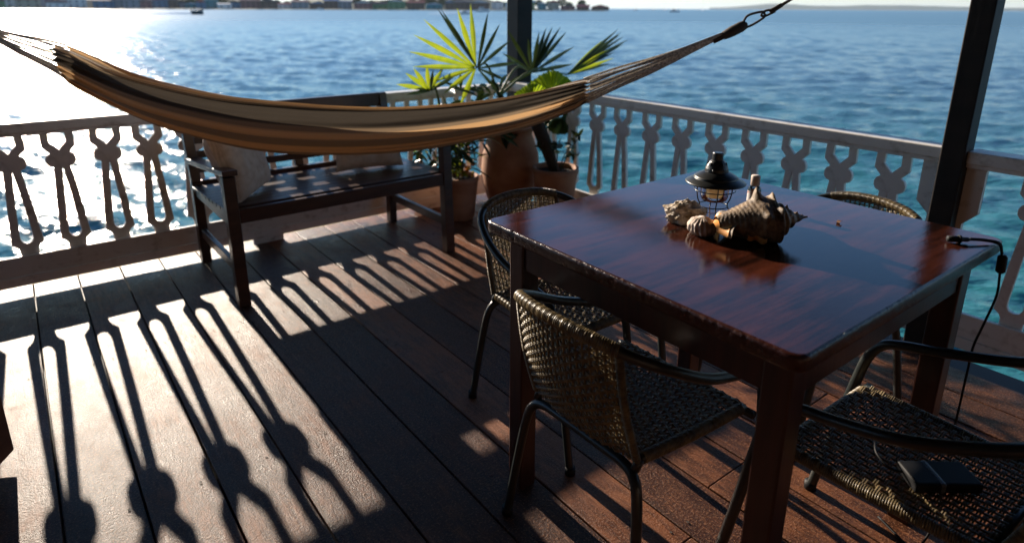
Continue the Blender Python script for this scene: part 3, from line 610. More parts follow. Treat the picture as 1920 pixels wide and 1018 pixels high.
# ------------------------------------------------------------------ hammock
A0 = Vector((-.02, -2.60, 0)); B0 = Vector((-2.49, -.47, 0)); hd = (B0-A0).normalized(); hn = Vector((-hd.y, hd.x, 0))
if hn.dot(Vector((CAM.x, CAM.y, 0))-A0) > 0: pass
else: hn = -hn                                   # hn points to the camera side
def onrope(x, z): s_ = (x-A0.x)/hd.x; return Vector((x, A0.y+hd.y*s_, z))
topc = [(-2.476, 1.108), (-2.391, 1.066), (-2.287, 1.020), (-2.044, 0.950), (-1.797, 0.918), (-1.582, 0.905), (-1.429, 0.911), (-1.278, 0.931), (-1.129, 0.963), (-0.983, 1.002)]
botc = [(-2.476, 0.985), (-2.441, 0.940), (-2.278, 0.837), (-2.148, 0.777), (-1.938, 0.717), (-1.716, 0.703), (-1.496, 0.723), (-1.279, 0.776), (-1.128, 0.833), (-1.024, 0.888), (-0.983, 0.919)]
def interp(tab, x):
    xs = [a for a, _ in tab]; ys = [c for _, c in tab]; return float(np.interp(x, xs, ys))
def smooth_tab(tab):
    P = catmull([(a, 0, c) for a, c in tab], 12); return [(p.x, p.z) for p in P]
topc, botc = smooth_tab(topc), smooth_tab(botc)
NU, NV = 150, 150
rows = []; across = []
for i in range(NU+1):
    u = i/NU; x = -2.476+(2.476-.983)*u; zt, zb = interp(topc, x), interp(botc, x); h = zt-zb; zc = (zt+zb)/2
    endf = min(1, min(u, 1-u)*6.0); endf = endf*endf*(3-2*endf); row = []
    for j in range(NV+1):
        v = j/NV                                   # 0: rim far side; .5 bottom; 1: rim near side
        ang = (v-.5)*2                              # -1..1
        wid = .050+.048*endf
        off = math.sin(ang*PI*.5)*wid*(1.0+.0*ang)
        # body: U section, rim folded inwards at the near side
        a = abs(ang); z = zb+h*(1-math.cos(min(a, .90)/.90*PI*.5))**.80 if a > 0 else zb
        n_off = off*(1-.55*max(0, a-.35)**1.4)
        if a > .90:
            k_ = (a-.90)/.10; z = zt-h*.06*k_*endf; n_off -= math.copysign(.016*k_, ang)
        if ang < 0: z -= .050*endf*max(0, a-.3)
        # pleats running lengthwise: broad folds, finer towards the gathered ends
        fold = .0075*endf*math.sin(ang*15+1.3*math.sin(u*5.5)+.4)+.0040*math.sin(ang*31+2.1*math.sin(u*4)+1)+ (.0050*(1-endf)+.0012)*math.sin(ang*62)
        fold += .004*noise.noise(Vector((u*7, ang*5, 3)))+.0022*noise.noise(Vector((u*16, ang*26, 9)))
        p = onrope(x, z)+hn*(n_off+math.copysign(1, ang)*fold*min(1, a*4)) + Vector((0, 0, fold*.35*(1-min(1, a*2))))
        if i < 3: p += hd*0.005*(1-i/3)*math.sin(ang*55)
        if i > NU-3: p -= hd*0.010*(1-(NU-i)/3)*math.sin(ang*55)
        row.append(tuple(p)); 
        across.append(v)
    rows.append(row)
e = empty('hammock', tuple(onrope(-1.7, 0.70)), label='cream and grey striped cloth hammock slung across the deck corner', cat='hammock')
inv = Vector(e.location)
b = MB(); b.grid([[tuple(Vector(p)-inv) for p in r_] for r_ in rows]); o = b.build('cloth', M['hammock'], e, smooth=True)
at = o.data.attributes.new('across', 'FLOAT', 'POINT'); at.data.foreach_set('value', across)
# suspension cords
RingR = onrope(-.594, 1.182); RingL = onrope(-2.775, 1.212)
def cords(idx, ring, n, seed):
    rr_ = random.Random(seed)
    for k in range(n):
        j = int((k+.5)/n*NV); p0 = Vector(rows[idx][j]); q = ring+Vector((0, 0, (k/n-.5)*.012))
        mid = (p0*.5+q*.5)+Vector((0, 0, -.006+rr_.uniform(-.003, .003))); P = catmull([p0-inv, (p0*.75+q*.25)-inv+Vector((0, 0, rr_.uniform(-.004, .002))), mid-inv, q-inv], 4)
        q2 = MB(); q2.tube(P, .0034 if k % 3 else .0046, 6); q2.build('suspension_cord', M['cord'], e, smooth=True)
cords(NU, RingR, 18, 2); cords(0, RingL, 16, 3)
def rel(*P): return [Vector(p)-inv for p in P]
b = MB(); c0 = RingR; d1 = (onrope(-.528, 1.229)-onrope(-.66, 1.135)).normalized()
b.tube(rel(c0-d1*.085, c0-d1*.05, c0-d1*.045, c0-d1*.015, c0+d1*.02, c0+d1*.035, c0+d1*.042), [.010, .0115, .0150, .0185, .0185, .015, .004], 12); b.build('whipping', M['rope'], e, smooth=True)
b = MB()                                             # the eye of the hammock
lp = c0+d1*.03; le = onrope(-.528, 1.232); sdv = Vector((0, 0, 1)).cross(d1).normalized(); upv = d1.cross(sdv)
loop = [lp+upv*.010, lp+upv*.024+d1*.025, le+upv*.011, le+d1*.006, le-upv*.010, lp-upv*.012+d1*.03, lp-upv*.010]
b.tube([p-inv for p in catmull(loop, 6)], .0042, 8); b.build('eye_loop', M['rope'], e, smooth=True)
A1 = Vector((-.038, -2.640, 1.655)); b = MB()
ld = le+d1*.0; P1 = onrope(-.500, 1.250); P2 = onrope(-.440, 1.300)
b.tube([p-inv for p in catmull([P1, ld+upv*.008+d1*.01, ld-d1*.006, ld-upv*.008+d1*.008, P1-upv*.008], 5)], .0040, 8)
b.tube([p-inv for p in catmull([onrope(-.512, 1.242), P1, P1+(P2-P1)*.3], 4)], [.004, .008, .0085, .0085, .0085, .0085, .0085, .0085, .0075][:9], 8)
b.tube([P1-inv, P2-inv, A1-inv], [.0065, .0050, .0048], 8)
b.tube([Vector((.01+.060*math.cos(a), -2.655+.060*math.sin(a), 1.655))-inv for a in [2*PI*i/16 for i in range(16)]], .006, 6, closed=True)
b.build('hanging_rope', M['rope'], e, smooth=True)
b = MB(); b.tube([RingL-inv, Vector((-3.06, -.035, 1.39))-inv], .006, 8); b.build('hanging_rope', M['rope'], e, smooth=True)

# ------------------------------------------------------------------ potted plants
def pot(e, prof, soil_r, soil_z):
    b = MB(); b.lathe(prof, 40, cap0=True); po_ = b.build('pot', M['terra'], e, smooth=True)
    b = MB(); b.lathe([(0.001, soil_z+.01), (soil_r*.6, soil_z+.006), (soil_r, soil_z)], 24); b.build('soil', M['soil'], po_, smooth=True)
def strip(b, p, q, w, droop=.0, fold=.35, nrm=None, n=7, wprof=None):
    p = Vector(p); q = Vector(q); d = q-p; nrm = Vector(nrm) if nrm else (CAM-p); nrm = (nrm-d*nrm.dot(d)/d.dot(d)).normalized(); s_ = d.cross(nrm).normalized(); rows_ = []
    for i in range(n+1):
        t = i/n; c = p+d*t+Vector((0, 0, -droop*t*t)); ww = w*(wprof(t) if wprof else (.35+1.6*t*(1-t)*1.2 if t < .9 else .55*(1-t)/.1*.9))
        if i == n: ww = w*.04
        rows_.append([tuple(c-s_*ww/2), tuple(c-nrm*ww*fold*.5), tuple(c+s_*ww/2)])
    b.grid(rows_)
prof_leaf = lambda t: (.30+.70*min(1, t/.45)) if t < .62 else max(.03, 1-(t-.62)/.38)**.8
def fan(e, hub, tips, w, m, nm='fan_leaf', stem_to=None, lab=None):
    h = Vector(hub)-e.location; b = MB(); n0 = Vector((0, 0, 0))
    for tpt in tips:
        q = Vector(tpt)-e.location; strip(b, h+(q-h)*.02, q, w, droop=.01, wprof=prof_leaf, nrm=(CAM-Vector(hub))+Vector((random.uniform(-1.5, 1.5), random.uniform(-1.5, 1.5), random.uniform(-1, 1.5))))
    o = b.build(nm, m, e); 
    if lab: o['label'] = lab
    if stem_to is not None:
        b = MB(); s0 = Vector(stem_to)-e.location; mid = s0.lerp(h, .5)+Vector((0, 0, .10)); b.tube(catmull([s0, mid, h], 6), [.009-.0004*i for i in range(13)], 8); b.build('leaf_stalk', M['petiole'], o, smooth=True)
    return o
def leafy(b, c, n, r, L_, w, rnd_, up_=.4):
    for i in range(n):
        a = rnd_.uniform(0, 2*PI); el = rnd_.uniform(-.5, 1.1)+up_*.3; p = Vector(c)+Vector((rnd_.uniform(-r, r), rnd_.uniform(-r, r), rnd_.uniform(-r, r))); l = L_*rnd_.uniform(.6, 1.2)
        q = p+Vector((math.cos(a)*math.cos(el), math.sin(a)*math.cos(el), math.sin(el)))*l
        strip(b, p, q, w*rnd_.uniform(.7, 1.2), droop=l*.25, fold=.3, nrm=(rnd_.uniform(-1, 1), rnd_.uniform(-1, 1), 1.2), n=5, wprof=lambda t: max(.05, math.sin(PI*min(1, t*.92+.06))))
rl = random.Random(19)
# 1 the urn with the big fan palm
e = empty('potted_palm', (-.24, -.34, 0), label='big rounded terracotta urn with a tall sunlit yellow-green fan palm', cat='potted plant')
pot(e, [(.095, 0), (.115, .03), (.150, .10), (.176, .20), (.184, .29), (.176, .38), (.150, .46), (.135, .50), (.140, .525), (.160, .54), (.158, .552), (.140, .552), (.128, .53), (.12, .49)], .13, .50)
b = MB(); b.tube(catmull([(0, 0, .48), (-.02, .0, .60), (-.05, .0, .68), (-.08, .0, .74)], 5), [.035-.001*i for i in range(16)], 10); b.build('stem', M['stem'], e, smooth=True)
F1 = [(-0.964,-0.41,1.038),(-0.912,-0.35,0.954),(-0.90,-0.35,0.999),(-0.874,-0.3,1.119),(-0.871,-0.41,1.201),(-0.749,-0.35,1.256),(-0.705,-0.32,1.249),(-0.667,-0.3,1.242),(-0.661,-0.41,1.259),(-0.533,-0.35,1.28),(-0.377,-0.3,1.237),(-0.373,-0.41,1.173),(-0.25,-0.35,1.076),(-0.129,-0.3,0.937),(-0.323,-0.41,0.847),(-0.329,-0.35,0.763),(-0.341,-0.3,0.749),(-0.817,-0.41,0.874)]
F1c = [(-0.902,-0.41,1.062),(-0.912,-0.35,0.96)]
lit = [F1[i] for i in (0, 3, 4, 8, 9, 17, 1)]; drk = [F1[i] for i in (5, 6, 10, 11, 12, 13, 14, 15)]  # one leaf in two colours: backlit blades painted pale, shaded blades dark
top = Vector((-.33, -.34, .74))
fan(e, (-.502, -.35, .917), lit+[(-.74, -.38, .80), (-.62, -.36, .72)], .030, M['leaf'], stem_to=top, lab='yellow-green half of the large fan leaf, backlight put into its colour')
fan(e, (-.498, -.362, .915), drk, .023, M['leafd'], lab='dark half of the large fan leaf, shade put into its colour')
F2 = [(-0.272,-0.3,1.0),(-0.169,-0.21,1.133),(-0.036,-0.25,1.077),(0.013,-0.3,1.12),(0.09,-.25,1.10),(0.145,-0.21,1.138),(0.165,-0.25,1.146),(0.189,-0.3,1.147),(0.322,-0.21,1.112),(0.361,-0.25,1.017),(0.31,-0.3,0.908),(-.18,-.22,.80)]
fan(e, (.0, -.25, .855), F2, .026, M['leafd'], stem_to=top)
F3 = [(0.727,-0.29,1.123),(0.881,-0.21,1.074),(0.878,-0.25,1.05),(0.712,-0.29,0.973),(0.748,-0.21,0.886),(0.485,-0.25,0.925),(0.761,-0.29,1.104),(.80,-.24,1.085),(.82,-.26,1.02)]
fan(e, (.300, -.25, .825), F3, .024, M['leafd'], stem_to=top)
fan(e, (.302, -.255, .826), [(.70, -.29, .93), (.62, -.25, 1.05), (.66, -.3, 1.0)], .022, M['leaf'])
b = MB(); leafy(b, (-.20, -.02, .66), 110, .15, .16, .035, rl); b.build('foliage', M['leafd'], e)
# 2 ruffled fan palm in the right pot
e = empty('potted_ruffled_palm', (-.16, -.68, 0), label='terracotta pot right of the urn holding a bright ruffled round-leaved palm', cat='potted plant')
pot(e, [(.088, 0), (.10, .02), (.118, .18), (.130, .30), (.138, .315), (.138, .345), (.125, .345), (.118, .32)], .118, .315)
b = MB(); b.tube(catmull([(.0, .0, .31), (-.035, .02, .42), (-.06, .05, .52), (-.08, .08, .60)], 5), [.030]*4+[.036]*4+[.04]*8, 10); b.build('stem', M['stem'], e, smooth=True)
def ruffled(e, c, n_, r0, m, a0, a1, tilt, nm='ruffled_leaf'):
    c = Vector(c)-e.location; n_ = Vector(n_).normalized(); xx = n_.orthogonal().normalized(); xx = Vector((0, 0, 1)).cross(n_).normalized(); yy = n_.cross(xx); rows_ = []
    N = 88
    for j in range(7):
        rj = r0*(j/6); row = []
        for i in range(N+1):
            a = a0+(a1-a0)*i/N; pl = (1 if (i % 4) < 2 else -1)*.012*(j/6)*r0/.17; rad = rj*(1-.05*((i % 8) == 0)*(j == 6))
            p = c+xx*math.cos(a)*rad+yy*math.sin(a)*rad+n_*(pl-.35*rj*rj/r0*tilt+.02*math.sin(a*5)*(j/6)); row.append(tuple(p))
        rows_.append(row)
    b = MB(); b.grid(rows_); return b.build(nm, m, e)
vcam = (CAM-Vector((-.03, -.45, .78)))
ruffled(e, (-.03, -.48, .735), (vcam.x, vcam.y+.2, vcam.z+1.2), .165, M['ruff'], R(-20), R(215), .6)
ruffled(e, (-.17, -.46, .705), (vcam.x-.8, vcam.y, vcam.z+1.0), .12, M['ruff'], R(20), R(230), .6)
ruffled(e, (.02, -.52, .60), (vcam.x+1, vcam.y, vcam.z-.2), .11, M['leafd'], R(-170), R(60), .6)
for q in ((-.03, -.48, .735), (-.17, -.46, .705), (.02, -.52, .60)):
    b = MB(); h = Vector(q)-e.location; b.tube(catmull([(-.06, .05, .52), Vector((-.05, .08, .6)).lerp(h, .5), h], 5), .006, 6); b.build('leaf_stalk', M['petiole'], e, smooth=True)
b = MB()
for k in range(5):
    a = k*1.3; P = catmull([(.03*math.cos(a), .03*math.sin(a), .32), (.06*math.cos(a)+.02, .06*math.sin(a), .42), (.13*math.cos(a)+.03, .10*math.sin(a), .40+.03*k)], 5); b.tube(P, .0035, 5)
    leafy(b, P[-1], 7, .02, .075, .028, rl); leafy(b, P[8], 4, .02, .06, .025, rl)
b.build('foliage', M['leafd'], e)
# 3 left pot: raphis + croton
e = empty('potted_croton', (-.58, -.27, 0), label='terracotta pot at the right end of the bench with small palm and red-green croton', cat='potted plant')
pot(e, [(.082, 0), (.092, .02), (.106, .14), (.115, .235), (.122, .245), (.122, .272), (.110, .272), (.104, .25)], .104, .245)
b = MB()
for a in (0, 2.1, 4.2): b.tube(catmull([(.03*math.cos(a), .03*math.sin(a), .24), (.04*math.cos(a)-.03, .04*math.sin(a), .45), (.04*math.cos(a)-.12, .03*math.sin(a), .68)], 5), .008, 7)
b.build('stem', M['stem'], e, smooth=True)
b = MB(); leafy(b, (.0, .0, .32), 26, .05, .10, .034, rl); b.build('green_leaves', M['leaf'], e)
b = MB(); leafy(b, (.02, -.02, .29), 20, .05, .07, .03, rl); b.build('croton_leaves', M['croton'], e)
F4 = [(-0.959,-0.35,0.923),(-0.86,-0.26,0.937),(-0.797,-0.3,0.951),(-0.735,-0.35,0.923),(-0.647,-0.26,0.851),(-0.99,-0.3,0.86),(-0.786,-0.35,0.931),(-0.881,-0.26,0.835)]
fan(e, (-.789, -.3, .803), F4[:6], .026, M['leaf'], stem_to=(-.68, -.26, .62)); fan(e, (-.785, -.31, .80), F4[6:]+[(-.60, -.28, .88), (-.68, -.3, .95), (-.93, -.3, .80)], .022, M['leafd'])
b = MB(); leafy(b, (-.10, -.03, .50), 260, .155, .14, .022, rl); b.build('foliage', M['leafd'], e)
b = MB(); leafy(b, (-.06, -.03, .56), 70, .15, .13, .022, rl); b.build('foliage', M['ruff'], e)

# ------------------------------------------------------------------ dining table
TX0, TX1, TY0, TY1, TZ = -1.786, -.928, -3.074, -2.264, .76
e = empty('dining_table', ((TX0+TX1)/2, (TY0+TY1)/2, 0), label='glossy red-brown square wooden dining table with worn chipped edge', cat='table')
cx, cy = e.location.x, e.location.y
def rrect(x0, x1, y0, y1, r, n=6):
    P = []
    for (px_, py_, a) in ((x1-r, y1-r, 0), (x0+r, y1-r, 90), (x0+r, y0+r, 180), (x1-r, y0+r, 270)):
        for i in range(n+1): t = R(a+90*i/n); P.append((px_+r*math.cos(t), py_+r*math.sin(t)))
    return P
def densify(P, step):
    out = []
    for i in range(len(P)):
        a = Vector((*P[i], 0)); c_ = Vector((*P[(i+1) % len(P)], 0)); k_ = max(1, int((c_-a).length/step))
        for j in range(k_): q = a.lerp(c_, j/k_); out.append((q.x, q.y))
    return out
ring = densify(rrect(TX0-cx, TX1-cx, TY0-cy, TY1-cy, .022), .004)
b = MB(); prof = [(0, .0005), (.0, -.0), (.002, -.0012), (.0035, -.004), (.0035, -.026), (.0015, -.0295), (-.004, -.030)]
levels = []; n = len(ring)
def off(P, d_):
    return [(x+math.copysign(1, x)*d_*(abs(x) > .30), y+math.copysign(1, y)*d_*(abs(y) > .30)) for x, y in P]
vs = []
prof2 = [(-.006, 0, 0), (-.0022, -.0010, .5), (-.0002, -.0035, 1), (0, -.008, .8), (0, -.024, .3), (-.002, -.029, .3), (-.008, -.031, 0)]
for k_, (dx, dz, am) in enumerate(prof2):
    for (x, y) in off(ring, dx):
        nn = noise.noise(Vector((x*55, y*55, k_*.35)))+.6*noise.noise(Vector((x*140, y*140, k_*.6)))
        chip = max(0, nn-.25)*(.0050 if x < -.40 else .0022)*am
        l = math.hypot(x, y); vs.append((x-x/l*chip, y-y/l*chip, TZ+dz-chip*.45*(k_ in (1, 2))))
fs = [(k_*n+i, (k_+1)*n+i, (k_+1)*n+(i+1) % n, k_*n+(i+1) % n) for k_ in range(len(prof2)-1) for i in range(n)]
b.add(vs, fs); b.build('edge', M['tedge'], e, smooth=True)
b = MB(); vs = [(x, y, TZ) for x, y in off(ring, -.006)]; b.add(vs+[(x, y, TZ-.031) for x, y in off(ring, -.008)], [tuple(range(n)), tuple(range(2*n-1, n-1, -1))]); top_o = b.build('tabletop', M['table'], e)
i0, lw = .050, .052
x0, x1, y0, y1 = TX0-cx+i0, TX1-cx-i0, TY0-cy+.036, TY1-cy-.036
for (lx, ly, sx, sy) in ((x0, y0, 1, 1), (x1, y0, -1, 1), (x0, y1, 1, -1), (x1, y1, -1, -1)):
    b = MB(); xs_ = sorted((lx, lx+sx*lw)); ys_ = sorted((ly, ly+sy*lw)); b.box((xs_[0], ys_[0], 0), (xs_[1], ys_[1], TZ-.0315)); b.build('leg', M['tleg'], e, bevel=.004)
for (a_, c_) in (((x0+lw+.001, y0+.006), (x1-lw-.001, y0+.026)), ((x0+lw+.001, y1-.026), (x1-lw-.001, y1-.006)), ((x0+.006, y0+lw+.001), (x0+.026, y1-lw-.001)), ((x1-.026, y0+lw+.001), (x1-.006, y1-lw-.001))):
    b = MB(); b.box((a_[0], a_[1], TZ-(.086 if a_[1] > .2 else .118)), (c_[0], c_[1], TZ-.0315)); b.build('apron', M['tleg'], e, bevel=.002)

# ------------------------------------------------------------------ rattan chairs
def weave(b, S, N, nu, nv, rw, rc, hole=0):
    """S(u,v) surface point, N normal; nu cross canes along v, nv pairs of thin strands along u"""
    for i in range(1, nu):                               # thick cross canes
        u = i/nu; P = []
        for j in range(13): v = j/12; P.append(S(u, v)-N(u, v)*.0002)
        b.tube(P, rc, 4, caps=False)
    for j in range(nv):
        for s_ in (0, 1):
            v = (j+.30+.40*s_)/nv; P = []
            for i in range(2*nu+1):
                u = i/(2*nu); a = (1 if (i//2+j) % 2 else -1)*(1 if i % 2 == 0 else 0)*(rc+rw*.9)
                P.append(S(u, v)+N(u, v)*a)
            b.tube(P, rw, 4, caps=False, flat=1.0)
def wrap(b, P, r, wr, pitch):
    """cane wound tightly round a tube: a row of slightly tilted rings"""
    P = [Vector(p) for p in P]; L_ = [0]
    for a, c_ in zip(P[:-1], P[1:]): L_.append(L_[-1]+(c_-a).length)
    n = int(L_[-1]/pitch); pts = []; m_ = 9; x = None
    for i in range(n*m_+1):
        s_ = i/m_*pitch; k_ = 0
        while k_ < len(P)-2 and L_[k_+1] < s_: k_ += 1
        t = (s_-L_[k_])/max(1e-9, L_[k_+1]-L_[k_]); p = P[k_].lerp(P[k_+1], min(1, t)); d = (P[k_+1]-P[k_]).normalized()
        if x is None: x = d.orthogonal().normalized()
        x = (x-d*x.dot(d)).normalized(); y = d.cross(x); a = 2*PI*i/m_
        pts.append(p+x*math.cos(a)*r+y*math.sin(a)*r)
    b.tube(pts, wr, 4, caps=False)
def make_chair():
    e = empty('rattan_chair', (0, 0, 0)); tr = .0116
    arm = [(.262, .205, 0), (.232, .206, .18), (.200, .208, .38), (.186, .210, .445), (.165, .212, .482), (.130, .213, .500), (.06, .218, .517), (-.04, .222, .548), (-.13, .212, .590), (-.205, .178, .628), (-.245, .115, .650), (-.262, .04, .658)]
    full = arm + [(x, -y, z) for x, y, z in reversed(arm)]
    P = catmull(full, 6)
    b = MB(); b.tube(P, tr, 10); loop_o = b.build('arm_loop', M['tube'], e, smooth=True)
    rear = [(-.212, .214, 0), (-.195, .196, .16), (-.180, .178, .29), (-.172, .160, .334), (-.166, .128, .348), (-.165, .06, .350)]
    b = MB(); b.tube(catmull(rear+[(x, -y, z) for x, y, z in reversed(rear)], 6), tr, 10); rear_o = b.build('rear_legs', M['tube'], e, smooth=True)
    sf, sr, zs, wf_, wr_ = .172, -.155, .378, .182, .158
    b = MB(); b.tube([(sf, -.207, zs-.012), (sf, .207, zs-.012)], tr*.92, 10)
    for s_ in (1, -1): b.tube(catmull([(sf, s_*wf_*.99, zs-.006), (0, s_*.172, zs-.004), (sr, s_*wr_, zs-.002)], 5), tr*.9, 10); b.tube([(sr, s_*wr_, zs-.002), (-.166, s_*.155, .352)], tr*.9, 8)
    b.tube([(sr, -wr_, zs-.004), (sr, wr_, zs-.004)], tr*.8, 8)
    b.build('seat_frame', M['tube'], e, smooth=True)
    for (sx, sy) in ((.262, .205), (.262, -.205), (-.212, .214), (-.212, -.214)):
        b = MB(); b.tube([(sx, sy, -.0), (sx, sy, .022)], tr*1.25, 10); b.build('foot_cap', M['plastic'], loop_o if sx > 0 else rear_o, smooth=True)
    # seat
    def S(u, v):
        x = sf+(sr-sf)*v; w_ = wf_+(wr_-wf_)*v; y = -w_+2*w_*u; sag = .012*math.sin(PI*u)*math.sin(PI*v)
        return Vector((x, y, zs+.004-sag))
    Nn = lambda u, v: Vector((0, 0, 1))
    # strands run front-back pairs over cross canes: swap roles so pairs arc along y
    b = MB(); weave(b, S, Nn, 19, 30, .0022, .0027); seat_o = b.build('seat', M['rattan'], e, smooth=True)
    b = MB(); wrap(b, [(sf, -wf_+.004, zs-.012), (sf, wf_-.004, zs-.012)], tr+.001, .0021, .0042)
    for s_ in (1, -1): wrap(b, catmull([(sf-.012, s_*wf_*.98, zs-.006), (0, s_*.172, zs-.004), (sr, s_*wr_, zs-.002)], 5), tr+.0004, .0018, .0040)
    b.build('seat_edge_wrap', M['rattan'], seat_o, smooth=True)
    # back: between the loop and the rear of the seat
    top_ = [p for p in P if p.x < -.222]; L_ = [0]
    for a, c_ in zip(top_[:-1], top_[1:]): L_.append(L_[-1]+(c_-a).length)
    def at(u):
        s_ = u*L_[-1]; k_ = 0
        while k_ < len(top_)-2 and L_[k_+1] < s_: k_ += 1
        return top_[k_].lerp(top_[k_+1], (s_-L_[k_])/max(1e-9, L_[k_+1]-L_[k_]))
    def SB(u, v):
        t = at(u); bx = sr-.010-.055*math.sin(PI*u)*.35; lo = Vector((bx, wr_-2*wr_*u, zs-.004)); p = t.lerp(lo, v)
        p.x -= .022*math.sin(PI*v)*(.4+.6*math.sin(PI*u)); return p
    def NB(u, v):
        d = .01; a = SB(min(1, u+d), v)-SB(max(0, u-d), v); c_ = SB(u, min(1, v+d))-SB(u, max(0, v-d)); n_ = a.cross(c_); return n_.normalized()
    b = MB(); weave(b, SB, NB, 20, 28, .0020, .0026); back_o = b.build('backrest', M['rattan'], e, smooth=True)
    b = MB(); wrap(b, top_, tr+.0008, .0023, .0046); b.build('back_rim_wrap', M['rattan'], back_o, smooth=True)
    for u in (0.0, 1.0):
        b = MB(); b.tube([SB(u, v/8) for v in range(9)], .0075, 8); b.build('back_side_frame', M['rattan_d'], back_o, smooth=True)
        b = MB(); wrap(b, [SB(u, v/8) for v in range(9)], .0080, .0018, .0040); b.build('back_side_wrap', M['rattan'], back_o, smooth=True)
    return e
ch = make_chair()
GR = 'rattan chairs round the dining table'
tag(ch, 'rattan armchair nearest the camera, its back turned left, pulled up to the table', 'chair', GR)
spots = [(-1.598, -2.605, 0.0, None), (-1.376, -2.119, -1.572, 'rattan armchair at the far left of the table, its back towards the plants'),
         (-1.309, -3.106, 1.547, 'rattan armchair at the lower right with a black power bank on its seat'), (-.735, -2.571, 2.95, 'rattan armchair behind the table, only its sunlit rim showing before the right balustrade')]
for i, (x, y, a, lb) in enumerate(spots):
    o = ch if i == 0 else copy_tree(ch)
    o.location = (x, y, 0); o.rotation_euler = (0, 0, a)
    if i == 2: o.scale = (1.12, 1, 1)
    if lb: tag(o, lb, 'chair', GR)

# ------------------------------------------------------------------ lantern
e = empty('camping_lantern', (-1.285, -2.555, TZ), R(20), label='black metal camping lantern with wide brim hat and wire cage on the table', cat='lantern')
b = MB(); b.lathe([(.0725, .0755), (.0735, .077), (.071, .0795), (.055, .0875), (.0525, .0885), (.0535, .0905), (.050, .0935), (.036, .1015), (.028, .1045)], 48); b.lathe([(.0725, .0755), (.060, .081), (.034, .086), (.030, .080)], 48); b.build('hat', M['black'], e, smooth=True)
b = MB(); b.lathe([(.0285, .1035), (.0275, .112), (.0245, .120), (.0180, .130), (.0150, .133)], 32); b.lathe([(.0150, .1325), (.0135, .1335), (.0130, .1500), (.0118, .1520), (.0, .1522)], 24)
for k_ in range(8):
    a = k_*PI/4+.2; b.bar((.0268*math.cos(a), .0268*math.sin(a), .104), (.0205*math.cos(a), .0205*math.sin(a), .128), .006, .004, (math.cos(a), math.sin(a), 0))
b.build('chimney', M['black'], e, smooth=False)
b = MB(); b.tube([(.029*math.cos(a), .029*math.sin(a)*0, .112+.0) for a in (0,)]+[(.031, 0, .108)], .003, 6); b.tube([(-.031, 0, .108), (-.028, 0, .113)], .003, 6)
b.build('handle_pivot', M['black'], e, smooth=True)
b = MB(); b.lathe([(.0345, .0800), (.0350, .070), (.0345, .048), (.033, .038), (.029, .031), (.021, .028), (0.0005, .0275)], 40); b.build('glass', M['glass'], e, smooth=True)
b = MB(); b.lathe([(.0300, .0800), (.0305, .060), (.0290, .046), (.026, .040), (.0, .039)], 14); b.build('reflector', M['lampglow'], e)
def ringp(r, z, n=40): return [(r*math.cos(2*PI*i/n), r*math.sin(2*PI*i/n), z) for i in range(n)]
b = MB(); b.tube(ringp(.0500, .058), .0013, 6, closed=True); b.build('guard_ring', M['wire'], e, smooth=True)
b = MB(); b.tube(ringp(.0355, .0165), .0014, 6, closed=True); b.build('base_ring', M['wire'], e, smooth=True)
for k_ in range(4):
    a = k_*PI/2+.45; c_, s_ = math.cos(a), math.sin(a)
    b = MB(); b.tube([(r_*c_, r_*s_, z_) for r_, z_ in [(t.x, t.z) for t in catmull([(.040, 0, .082), (.0430, 0, .060), (.0400, 0, .035), (.0335, 0, .0190), (.0385, 0, .006), (.041, 0, .0014)], 5)]], .0015, 6); b.build('cage_wire', M['wire'], e, smooth=True)

